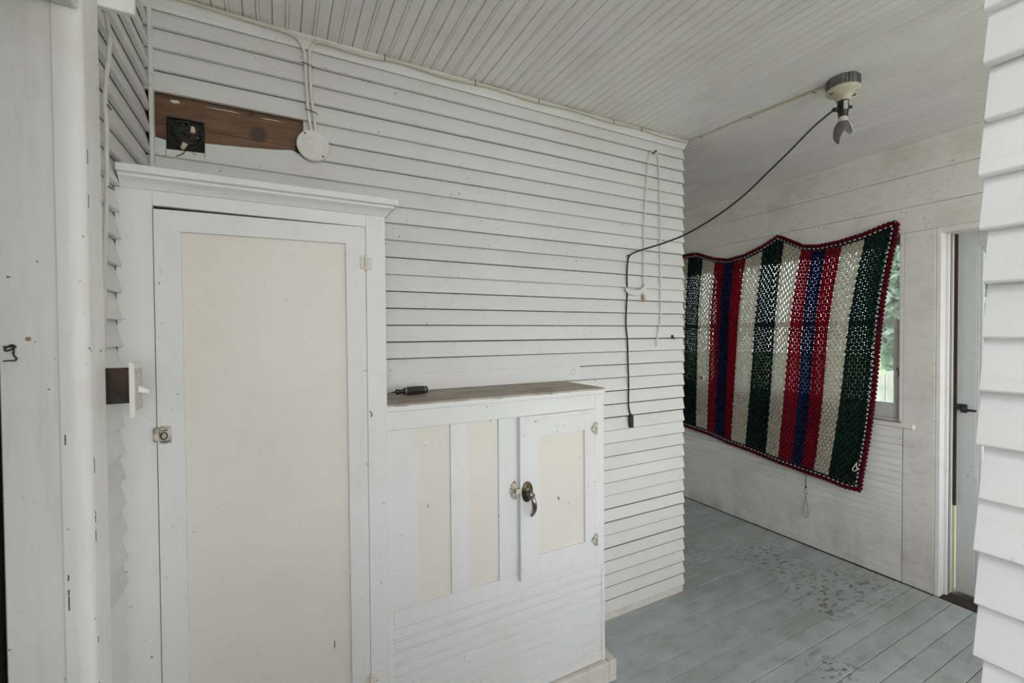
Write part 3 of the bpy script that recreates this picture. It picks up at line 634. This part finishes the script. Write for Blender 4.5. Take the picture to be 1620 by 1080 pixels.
# ---------------------------------------------------------------- round cover plate with its two cables
rp = thing('round_cover_plate', (.117, MY-.016, 2.082), 'round white painted cover plate below two stapled cables', 'cover plate')
MB().lathe([(.053,0),(.053,.010),(.0515,.0125),(.049,.0135),(0,.0138)], (.117, MY-.014, 2.082), (0,-1,0), 40).obj('disc', PLATE, rp, False)
s_ = MB()
for (dx, dz) in ((-.026,.036),(.030,-.035)): s_.lathe([(.0032,0),(.003,.001)], (.117+dx, MY-.0277, 2.082+dz), (0,-1,0), 8)
s_.obj('screw_hole', HOLE, rp)
MB().lathe([(.049,-.0165),(.049,.0)], (.117, MY-.0145, 2.082), (0,-1,0), 24).obj('back_box', BLACKM, rp)
MB().prism([(.062,2.062),(.066,2.055),(.08,2.052),(.088,2.06),(.088,2.085),(.08,2.094),(.068,2.088),(.06,2.075)], lambda p: (p[0],MY+.0032,p[1]), lambda p: (p[0],MY+.005,p[1])).obj('dark_hole', HOLE, wm)
CY = MY-.022
cbl = thing('vertical_cable', (.1, CY, 2.13), 'left of two stapled white cables running up from the round cover plate', 'cable', 'cables above the round plate')
MB().tube(spline([(.112,CY,2.128),(.104,CY,2.18),(.099,CY,2.25),(.0965,CY,2.33),(.094,CY,2.39),(.088,CY,2.412),(.074,CY-.008,2.43)],6), .0052, 8).obj('sheath', CABP, cbl, True)
cb2 = thing('vertical_cable', (.12, CY, 2.13), 'right of two stapled white cables running up from the round cover plate', 'cable', 'cables above the round plate')
MB().tube(spline([(.126,CY,2.130),(.121,CY,2.18),(.113,CY,2.25),(.110,CY,2.33),(.109,CY,2.39),(.112,CY,2.412),(.122,CY-.008,2.428)],6), .0052, 8).obj('sheath', CABP, cb2, True)
for z_ in (2.197, 2.355):
    c_ = .112 if z_ < 2.3 else .1025
    MB().tube([(c_-.020,CY-.002,z_+.004),(c_-.012,CY-.0065,z_+.0025),(c_+.012,CY-.0065,z_-.0025),(c_+.020,CY-.002,z_-.006)], .0015, 5).obj('staple', STAPLE, cb2)
# cables running along the ceiling corner
def cable(name, pts, r, mat, label, staples=(), group=None, n=8):
    o = thing(name, pts[0], label, 'cable', group); MB().tube(spline(pts, n), r, 8).obj('sheath', mat, o, True)
    for (p, d) in staples:
        p = Vector(p); d = Vector(d); q = Vector((0,0,1)) if abs(d.z) < .5 else Vector((0,-1,0))
        MB().tube([p-d*.012, p-d*.010+q*0, p+d*.010, p+d*.012], .0016, 5).obj('staple', STAPLE, o)
    return o
cy = MY-.016-.0265; cz = CEIL-.006
cable('corner_cable', [(.122,CY-.006,2.428),(.15,cy,cz-.012),(.30,cy+.004,cz-.014),(.42,cy-.002,cz-.006),(.6,cy+.002,cz-.012),(.8,cy,cz-.004),(1.0,cy+.002,cz-.010),(1.2,cy,cz-.004),(1.42,cy+.002,cz-.009),(1.6,cy,cz-.003),(1.8,cy+.002,cz-.008),(1.955,cy-.004,cz-.004)], .0052, CABW,
      'cream cable stapled along the ceiling corner right of the vertical cables', [((x_,cy-.007,cz-.008),(0,0,1)) for x_ in (.36,.72,1.02,1.44,1.62)])
cable('corner_cable', [(.074,CY-.006,2.43),(.04,cy,cz-.010),(-.06,cy,cz-.006),(-.17,cy,cz-.002),(-.30,cy,cz+.001)], .0052, CABW, 'cream cable along the ceiling corner left of the vertical cables')
LT = Vector((2.055, .985, CEIL))               # ceiling light centre
cable('ceiling_cable', [(1.955,cy-.004,cz-.004),(1.962,1.62,CEIL-.006),(1.985,1.42,CEIL-.006),(2.0,1.33,CEIL-.006),(2.02,1.2,CEIL-.007),(2.035,1.09,CEIL-.006),(2.04,1.045,CEIL-.012)], .0055, CABY, 'yellowed cable stapled across the ceiling to the lamp holder',
      [((1.968,1.60,CEIL-.012),(1,0,0)),((1.997,1.35,CEIL-.012),(1,0,0)),((2.036,1.085,CEIL-.012),(1,0,0))])
cable('door_cable', [(-.322,1.262,2.145),(-.322,1.272,2.125),(-.322,1.290,2.095),(-.322,1.295,2.075),(-.322,1.285,2.035),(-.322,1.268,1.985),(-.322,1.256,1.935),(-.322,1.254,1.905),(-.322,1.262,1.875),(-.322,1.256,1.80),(-.322,1.254,1.737),(-.323,1.246,1.66),(-.324,1.240,1.60),(-.326,1.232,1.45),(-.328,1.230,1.37)], .0043, CABP,
      'cream cable running down beside the left door casing', [((-.3155,1.256,1.915),(0,1,0)),((-.3155,1.254,1.742),(0,1,0))])

# ---------------------------------------------------------------- ceiling light
cli = thing('ceiling_lamp', LT, 'cream porcelain ceiling lamp holder with black socket and broken bulb', 'lamp')
oct_ = [(.058*math.cos(PI/8+k*PI/4), .058*math.sin(PI/8+k*PI/4)) for k in range(8)]
bxm = MB().prism(oct_, lambda p: (LT.x+p[0], LT.y+p[1], CEIL), lambda p: (LT.x+p[0], LT.y+p[1], CEIL-.042))
bxm.obj('ceiling_box', GREYST, cli)
gr = MB()
for k in range(30):
    a = 2*PI*k/30; gr.bbox(LT.x+.0565*math.cos(a)-.0015, LT.x+.0565*math.cos(a)+.0015, LT.y+.0565*math.sin(a)-.0015, LT.y+.0565*math.sin(a)+.0015, CEIL-.041, CEIL-.004, .0005)
gr.obj('box_rib', GREYST, cli)
MB().lathe([(.055,.040),(.059,.043),(.060,.050),(.056,.056),(.047,.061),(.034,.068),(.028,.078),(.025,.086),(.023,.090),(0,.090)], LT, (0,0,-1), 36).obj('lamp_holder', PORC, cli, True)
s_ = MB()
for a in (2.7, 5.9): s_.lathe([(.008,0),(.007,.003)], LT+Vector((.048*math.cos(a), .048*math.sin(a), -.0605)), (0,0,-1), 10)
s_.obj('screw_recess', plain('brown_recess', (.16,.12,.07), .6), cli)
sk = MB().lathe([(.018,.088),(.0195,.092),(.0195,.106),(.021,.108),(.021,.128),(.018,.134),(.017,.150),(.0165,.154),(0,.154)], LT, (0,0,-1), 18).tube([LT+Vector((-.016,.010,-.122)), LT+Vector((-.033,.022,-.124))], [.0095,.008], 10).lathe([(.006,0),(.006,.012),(0,.013)], LT+Vector((.016,-.012,-.116)), (.8,-.6,0), 10).obj('socket_adapter', BLKP, cli, True)
lb_ = MB(); fa = -math.atan2(LT.y, LT.x)
for k in range(6):
    a0 = math.atan2(-LT.y, -LT.x)-.02+k*.12+.12; a1 = a0+.12
    lb_.add([LT+Vector((.0216*math.cos(a), .0216*math.sin(a), -z)) for a, z in ((a0,.096),(a1,.096),(a1,.130),(a0,.130))]+[LT+Vector((.0208*math.cos(a), .0208*math.sin(a), -z)) for a, z in ((a0,.096),(a1,.096),(a1,.130),(a0,.130))], [(0,1,2,3),(7,6,5,4),(0,4,5,1),(1,5,6,2),(2,6,7,3),(3,7,4,0)])
lb_.obj('label', LABELM, sk)
# broken bulb: neck whole, globe left as a torn shell
def shell(prof, a_lo, a_hi, n, mat, name, th=.0012):
    vs_ = []; fs_ = []; m_ = len(prof)
    for (r, h, cut) in prof:
        lo, hi = a_lo+cut, a_hi-cut
        for rr in (r, r-th):
            for k in range(n+1):
                a = lo+(hi-lo)*k/n; vs_.append(LT+Vector((rr*math.cos(a), rr*math.sin(a), -h)))
    w = 2*(n+1)
    for j in range(m_-1):
        for k in range(n):
            fs_.append((j*w+k, j*w+k+1, (j+1)*w+k+1, (j+1)*w+k)); q = n+1
            fs_.append((j*w+q+k+1, j*w+q+k, (j+1)*w+q+k, (j+1)*w+q+k+1))
        for e in (0, n): fs_.append((j*w+e, (j+1)*w+e, (j+1)*w+n+1+e, j*w+n+1+e))
    j = m_-1
    for k in range(n): fs_.append((j*w+k, j*w+k+1, j*w+n+1+k+1, j*w+n+1+k))
    return MB().add(vs_, fs_).obj(name, mat, cli, True)
MB().lathe([(.0135,.152),(.0145,.158),(.0165,.166),(.0195,.173),(.021,.177),(.0200,.178),(0,.170)], LT, (0,0,-1), 20).obj('bulb_neck', BULB, cli, True)
va = math.atan2(-LT.y, -LT.x)
shell([(.0215,.176,0),(.0275,.188,.1),(.032,.202,.25),(.0335,.216,.55),(.033,.230,.9),(.030,.244,1.2),(.025,.256,1.42),(.019,.264,1.6)], va-2.6, va+.9, 16, BULBG, 'bulb_shell')
shell([(.0213,.176,0),(.0273,.188,.05),(.0318,.202,.1),(.0333,.214,.3),(.033,.224,.6)], va+.9, va+3.0, 10, BULB, 'bulb_shell')

# ---------------------------------------------------------------- black extension cord
ec = thing('extension_cord', (1.57, MY-.02, .95), 'black cord sagging from the ceiling lamp to a nail and down the clapboards', 'cord')
Y_ = MY-.020
path = [LT+Vector((-.030,.020,-.124)), (1.975,1.055,2.27),(1.93,1.13,2.185),(1.895,1.2,2.115),(1.86,1.28,2.04),(1.81,1.38,1.965),(1.75,1.50,1.900),(1.69,1.59,1.865),(1.63,Y_-.035,1.842),(1.585,Y_-.014,1.825),(1.557,Y_-.006,1.805),(1.549,Y_-.002,1.765),(1.547,Y_,1.70),(1.548,Y_,1.62),(1.541,Y_,1.52),(1.540,Y_,1.46),(1.549,Y_,1.38),(1.552,Y_,1.28),(1.556,Y_,1.18),(1.555,Y_,1.10),(1.556,Y_,1.05),(1.566,Y_-.004,1.005)]
MB().tube(spline(path, 8), .0042, 8).obj('cord', CABB, ec, True)
MB().bbox(1.556,1.580,Y_-.012,Y_+.008,.945,1.004,.003).bbox(1.560,1.576,Y_-.008,Y_+.004,1.004,1.014,.002).obj('connector', BLKP, ec)
tag(MB().tube([(1.552,MY-.006,1.806),(1.545,MY-.030,1.808)], .0022, 7).lathe([(.0042,0),(.0042,.0015)], (1.545,MY-.030,1.808), (-.25,-1,.05), 10).obj('nail', STAPLE), 'nail in the clapboards that holds up the black cord', 'nail')
# ---------------------------------------------------------------- white cord looped over a nail, with its paper tag
wc = thing('white_cord', (1.70, MY-.02, 1.35), 'white cord looped over a nail with plug hanging on the clapboards', 'cord')
MB().tube(spline([(1.653,Y_-.004,1.612),(1.657,Y_-.002,1.66),(1.659,Y_,1.76),(1.661,Y_,1.86),(1.662,Y_,1.96),(1.667,Y_,2.06),(1.680,Y_,2.18),(1.690,Y_,2.28),(1.700,Y_,2.335),(1.722,Y_-.002,2.358),(1.742,Y_-.002,2.358),(1.760,Y_,2.33),(1.768,Y_,2.26),(1.772,Y_,2.16),(1.775,Y_,2.02),(1.775,Y_,1.88),(1.777,Y_,1.76),(1.776,Y_,1.64),(1.777,Y_,1.54),(1.772,Y_,1.47),(1.757,Y_,1.42),(1.750,Y_,1.37),(1.747,Y_-.002,1.352)],7), .0036, 8).obj('sheath', CABP, wc, True)
MB().bbox(1.645,1.662,Y_-.012,Y_+.004,1.592,1.616,.003).bbox(1.646,1.650,Y_-.006,Y_-.003,1.579,1.592,.0005).bbox(1.656,1.660,Y_-.006,Y_-.003,1.579,1.592,.0005).obj('plug', plain('tan_plug', (.42,.36,.24), .5, second=(.2,.16,.1), scale=60), wc)
b = MB()
for k in range(12):
    f0, f1 = k/12, (k+1)/12
    P_ = lambda f, w: (1.535+.130*f, Y_-.006-.018*math.sin(PI*f*.9), 1.622+.028*f*f-.016*math.sin(PI*f)+w+ (.012 if f < .08 else 0))
    for dy in (0,):
        a0, a1, b1, b0 = P_(f0,0), P_(f1,0), P_(f1,.022+.004*f1), P_(f0,.022+.004*f0)
        sh_ = lambda p: (p[0], p[1]+.0006, p[2])
        b.add([a0,a1,b1,b0,sh_(a0),sh_(a1),sh_(b1),sh_(b0)], [(0,1,2,3),(7,6,5,4),(0,4,5,1),(2,6,7,3)])
b.obj('paper_tag', TAGM, wc)
tag(MB().tube([(1.732,MY-.004,2.352),(1.732,MY-.034,2.357)], .0026, 7).lathe([(.0055,0),(.0055,.002)], (1.732,MY-.034,2.357), (0,-1,.1), 10).obj('nail', STAPLE), 'nail near the ceiling that holds up the white cord', 'nail')
tag(MB().lathe([(.006,0),(.0065,.006),(.0085,.010),(.0085,.015),(.005,.018),(0,.018)], (1.862,MY-.009,1.402), (0,-1,0), 12).tube([(1.862,MY-.022,1.396),(1.872,MY-.026,1.389)], .004, 7).obj('small_knob', BLKP, None, True), 'small dark knob on the clapboards near the corner', 'knob')
b = MB().tube(spline([(-.2725,MY-.018,1.975),(-.262,MY-.021,1.981),(-.255,MY-.022,1.985),(-.248,MY-.020,1.996)],5), .0014, 5)
tag(b.obj('bent_wire', STAPLE), 'bit of bent wire just below the open junction box', 'wire')

# ---------------------------------------------------------------- crochet blanket over the windows
bl = thing('crochet_blanket', (3.06, 1.95, .47), 'striped crochet blanket in green, cream, crimson and navy hung over the windows', 'blanket')
TOP = [(2.78,2.06),(2.6914,2.0829),(2.5483,2.0757),(2.3852,2.0089),(2.2615,1.9802),(2.1223,1.9919),(1.9928,2.0299),(1.87,2.0867),(1.7925,2.0415),(1.7022,1.987),(1.6168,1.9718),(1.4862,1.9756),(1.369,1.9946),(1.2846,2.0175),(1.1907,2.0463)]
BOT = [(2.80,.645),(2.6931,.6344),(2.4382,.6126),(2.2604,.5781),(2.0527,.5522),(1.866,.5244),(1.6973,.5035),(1.5626,.4934),(1.4502,.4726),(1.3683,.4750)]
SY_T = [2.750,2.634,2.488,2.374,2.294,2.209,2.111,1.981,1.832,1.717,1.650,1.567,1.476,1.354,1.232]
SY_B = [2.770,2.671,2.535,2.426,2.361,2.271,2.213,2.098,1.941,1.853,1.762,1.698,1.619,1.537,1.395]
KIND = 'cgcrnrcgcrnrcg'
def surf(s, v):
    i = min(int(s), 13); f = s-i
    yt = SY_T[i]+(SY_T[i+1]-SY_T[i])*f; yb = SY_B[i]+(SY_B[i+1]-SY_B[i])*f
    zt = interp(yt, [p[0] for p in TOP], [p[1] for p in TOP])-.030; zb = interp(yb, [p[0] for p in BOT], [p[1] for p in BOT])+.030
    y = yt+(yb-yt)*v+.010*math.sin(2*PI*v)*(s/14)**2; z = zt+(zb-zt)*v
    x = 3.078-.030*math.sin(PI*min(v*1.2, .6))+.008*math.sin(s*1.9)*(.3+.7*math.sin(PI*v))+.012*max(0,v-.7)
    return Vector((x, y, z))
random.seed(4)
ROWS = 66
for i, kd in enumerate(KIND):
    wdt = (SY_T[i]-SY_T[i+1]+SY_B[i]-SY_B[i+1])/2; n = max(2, round(wdt/.0255)); b = MB()
    for r_ in range(ROWS):
        cs_ = [(c_+.5)/n for c_ in range(n)] if r_ % 2 else [min(max(c_/n, .18/n), 1-.18/n) for c_ in range(n+1)]
        for c_ in cs_:
            s = min(max(i+c_, .001), 13.999); v = (r_+.5)/ROWS
            p = surf(s, v); du = surf(min(s+.02, 13.999), v)-surf(max(s-.02, 0), v); du.normalize()
            dv = (surf(s, min(v+.01, 1))-surf(s, max(v-.01, 0))); ch = dv.length/(min(v+.01,1)-max(v-.01,0))/ROWS; dv.normalize()
            nn = du.cross(dv).normalized(); lo_w = ((SY_T[i]-SY_T[i+1])*(1-v)+(SY_B[i]-SY_B[i+1])*v)/n
            tl = (.45 if r_ % 2 else -.35)+random.uniform(-.12,.12)
            A = (du*math.cos(tl)+dv*math.sin(tl))*lo_w*(.55 if .35/n < c_ < 1-.35/n else .42); B = (dv*math.cos(tl)-du*math.sin(tl))*ch*.68
            b.ell(p+nn*random.uniform(-.001,.001), A, B, nn*.0065, 8, 4)
    b.obj('stripe', YARN[kd], bl, True)['kind'] = 'stuff'
# edging: crimson scallops outside a dark band laced with white yarn
def resample(pts, step):
    out = [Vector(pts[0])]; acc = 0
    for a, c in zip(pts[:-1], pts[1:]):
        a, c = Vector(a), Vector(c); L = (c-a).length; d = step-acc
        while d <= L: out.append(a+(c-a)*(d/L)); d += step
        acc = (acc+L) % step if L+acc >= step else acc+L
    return out
def edge_pts(o):                          # perimeter moved outward by o from the stitched field
    def pt(s, v, dy, dz): p = surf(s, v); return (p.x, p.y+dy, p.z+dz)
    t = [pt(s/10, 0, 0, o) for s in range(0, 140)]+[pt(13.999, 0, -o, o)]
    r = [pt(13.999, v/40, -o, 0) for v in range(1, 40)]+[pt(13.999, 1, -o, -o)]
    bt = [pt(s/10, 1, 0, -o) for s in range(139, -1, -1)]+[pt(0, 1, o, -o)]
    l = [pt(0, v/40, o, 0) for v in range(40, -1, -1)]
    return t+r+bt+l
b = MB(); q = resample(edge_pts(.010), .016)
for p in q: b.ell(p, Vector((0,.0105,.002)), Vector((0,.002,.0105)), Vector((.006,0,0)), 8, 4)
b.obj('dark_band', YARN['k'], bl, True)['kind'] = 'stuff'
b = MB(); q = resample(edge_pts(.029), .024)
for k, p in enumerate(q): b.ell(p+Vector((-.002,0,0)), Vector((0,.0165,.002)), Vector((0,.003,.0150)), Vector((.008,0,0)), 8, 4)
b.obj('scalloped_edging', YARN['m'], bl, True)['kind'] = 'stuff'
b = MB(); q = resample(edge_pts(.012), .013)
for k in range(0, len(q)-1, 2): b.tube([q[k]+Vector((-.0088,0,0)), q[k+1]+Vector((-.0088,0,0))], .0034, 6)
b.obj('white_lacing', YARN['w'], bl, True)['kind'] = 'stuff'
p = surf(13.93, .93); MB().tube(spline([p+Vector((-.010,-.012,.03)), p+Vector((-.014,-.004,.012)), p+Vector((-.016,.008,-.012)), p+Vector((-.014,-.002,-.022)), p+Vector((-.014,-.014,-.008)), p+Vector((-.012,-.01,.02))],6), .0036, 6).obj('lacing_bow', YARN['w'], bl, True)
bg_ = thing('pin_badge', (3.03, 2.46, 1.06), 'small round badge with a red centre pinned on a cream stripe', 'badge')
pb = Vector((3.032, 2.460, 1.0576))
MB().lathe([(.024,0),(.0255,.002),(.024,.0045),(.0,.006)], pb, (-1,0,0), 24).obj('face', BADGEW, bg_, True); MB().prism([(.004,-.011),(.012,-.004),(.010,.008),(.001,.012),(-.009,.008),(-.012,-.002),(-.006,-.010)], lambda p: (pb.x-.0072, pb.y+p[0], pb.z+p[1]), lambda p: (pb.x-.0045, pb.y+p[0], pb.z+p[1])).obj('emblem', BADGER, bg_)
for (y_, z_, nm) in ((2.5483,2.066,'at its left end'),(1.87,2.072,'at its middle peak'),(1.205,2.032,'at its right corner')):
    tag(MB().lathe([(.0025,-.04),(.0025,0),(.006,.0005),(.0055,.002),(0,.0028)], (3.062,y_,z_), (-1,0,0), 10).obj('blanket_nail', NICK, None, True), 'nail through the top of the striped blanket '+nm, 'nail')
# pull cord with a loop below the blanket
pc = thing('pull_cord', (WX-.02, 1.684, .19), 'grey pull cord with a string loop hanging below the striped blanket', 'cord')
X_ = WX-.018
MB().tube([(X_,1.684,.60),(X_,1.684,.40)], .0028, 7).obj('cord', GREYSTR, pc, True)
MB().ell((X_,1.6845,.393), Vector((0,.006,0)), Vector((0,0,.007)), Vector((.006,0,0)), 8, 5).ell((X_,1.6835,.346), Vector((0,.0042,0)), Vector((0,0,.004)), Vector((.004,0,0)), 8, 5).ell((X_,1.6835,.328), Vector((0,.0042,0)), Vector((0,0,.004)), Vector((.004,0,0)), 8, 5).obj('bead', HOLE, pc, True)
MB().tube([(X_,1.684+.0095*math.sin(t),.365+.016*math.cos(t)) for t in [k*2*PI/16 for k in range(17)]], .0017, 6).obj('ring', STRING, pc, True)
MB().tube(spline([(X_,1.6835,.327),(X_,1.688,.30),(X_,1.697,.262),(X_,1.700,.225),(X_,1.692,.200),(X_,1.679,.193),(X_,1.670,.203),(X_,1.668,.24),(X_,1.676,.29),(X_,1.6830,.326)],6), .0026, 7).obj('loop', STRING, pc, True)

# ---------------------------------------------------------------- the yard outside
struct(MB().box(-25, 40, -30, 30, -.42, -.40).obj('ground', GRASS), 'green lawn outside the porch', 'ground')
struct(MB().box(-12, 3.2, -14, YB-.03, -.40, -.36).box(-12, LX-.05, YB-.03, .1, -.40, -.36).obj('bounce_slab', plain('pale_bounce', (.42,.40,.37), .9, second=(.33,.31,.28), scale=4, bumpy=.4)), 'added unseen pale slab that bounces daylight into the porch', 'ground')  # added out of view: bounces neutral light up in place of green lawn
fe = thing('board_fence', (9.0, 2.0, -.4), 'grey weathered board fence seen through the window', 'fence')
pk = MB().prism([(0,0),(.17,0),(.17,1.15),(.085,1.18),(0,1.15)], lambda p: (0, p[0], p[1]), lambda p: (.02, p[0], p[1])).data('picket', GREYF)
random.seed(9)
for k in range(60): link('picket', pk, fe, (9.0+random.uniform(-.01,.01), -2.6+k*.19, -.40+random.uniform(-.04,.02)))
for z_ in (-.1, .5): MB().box(9.022, 9.07, -2.6, 8.8, z_, z_+.09).obj('fence_rail', GREYF, fe)
def shrub(name, c, rx, ry, rz, n, mat, label, cat, trunk=True, size=.07):
    o = thing(name, (c[0], c[1], -.4), label, cat, 'greenery beyond the porch')
    b = MB()
    for _ in range(n):
        d = Vector((random.gauss(0,1), random.gauss(0,1), random.gauss(0,1))).normalized()*random.uniform(.55,1)**.6
        p = Vector(c)+Vector((d.x*rx, d.y*ry, d.z*rz))
        a = Vector((random.gauss(0,1), random.gauss(0,1), random.gauss(0,1))).normalized(); t = a.orthogonal().normalized(); t.rotate(Matrix.Rotation(random.uniform(0,6.28), 3, a)); w = a.cross(t)
        s = size*random.uniform(.6,1.3)
        b.add([p-t*s, p+w*s*.45-t*.2*s, p+t*s, p-w*s*.45-t*.2*s], [(0,1,2,3)])
    lv = b.data('foliage', mat); link('foliage', lv, o)['kind'] = 'stuff'
    if trunk:
        MB().tube([(c[0],c[1],-.42),(c[0]+.05,c[1],c[2]*.5),(c[0],c[1],c[2]+rz*.4)], [.09,.07,.03], 8).obj('trunk', BARK, o, True)
for j, (c, r3, n, m_, lab, ct) in enumerate([((11.5,1.0,1.8),(1.2,1.5,1.8),7000,LEAF,'leafy pale green tree behind the fence, right one of three','tree'),((11.8,4.0,2.2),(1.1,1.05,2.2),7000,LEAF2,'bluish green tree behind the fence, left one of three','tree'),((15.5,2.6,3.0),(1.8,2.6,3.0),11000,LEAF2,'tall far tree behind the fence, middle one of three','tree'),
        ((8.0,-.7,.7),(.8,.9,1.1),3800,LEAF,'bushy green shrub seen through the storm door glass','shrub'),((12.5,-2.6,2.2),(1.6,1.9,2.4),4000,LEAF2,'tree standing far behind the storm door','tree')]):
    shrub('garden_tree' if ct == 'tree' else 'garden_shrub', c, *r3, n, m_, lab, ct, size=.15)

# small fittings built together above become one object each
def split_loose(o):
    me = o.data; n = len(me.vertices); par = list(range(n))
    def find(a):
        while par[a] != a: par[a] = par[par[a]]; a = par[a]
        return a
    for e in me.edges:
        a, b = find(e.vertices[0]), find(e.vertices[1])
        if a != b: par[a] = b
    comp = {}
    for p in me.polygons: comp.setdefault(find(p.vertices[0]), []).append(p)
    if len(comp) < 2: return
    sm = me.polygons[0].use_smooth; base = o.name.split('.')[0]
    for ps in comp.values():
        ids = sorted({v for p in ps for v in p.vertices}); mp = {v: k for k, v in enumerate(ids)}
        m2 = bpy.data.meshes.new(base); m2.from_pydata([me.vertices[v].co[:] for v in ids], [], [[mp[v] for v in p.vertices] for p in ps]); m2.update()
        m2.materials.append(me.materials[0]); m2.polygons.foreach_set('use_smooth', [sm]*len(m2.polygons))
        q = bpy.data.objects.new(base, m2); COL.objects.link(q); q.parent = o.parent; q.location = o.location
    bpy.data.objects.remove(o)
for o in [o for o in SC.objects if o.type == 'MESH' and o.parent and o.name.split('.')[0] in ('screw','knockout','ring','nail_hole','torn_paint','bead_strip','bead','screw_hole','screw_recess','paint_ridge','box_rib')]: split_loose(o)
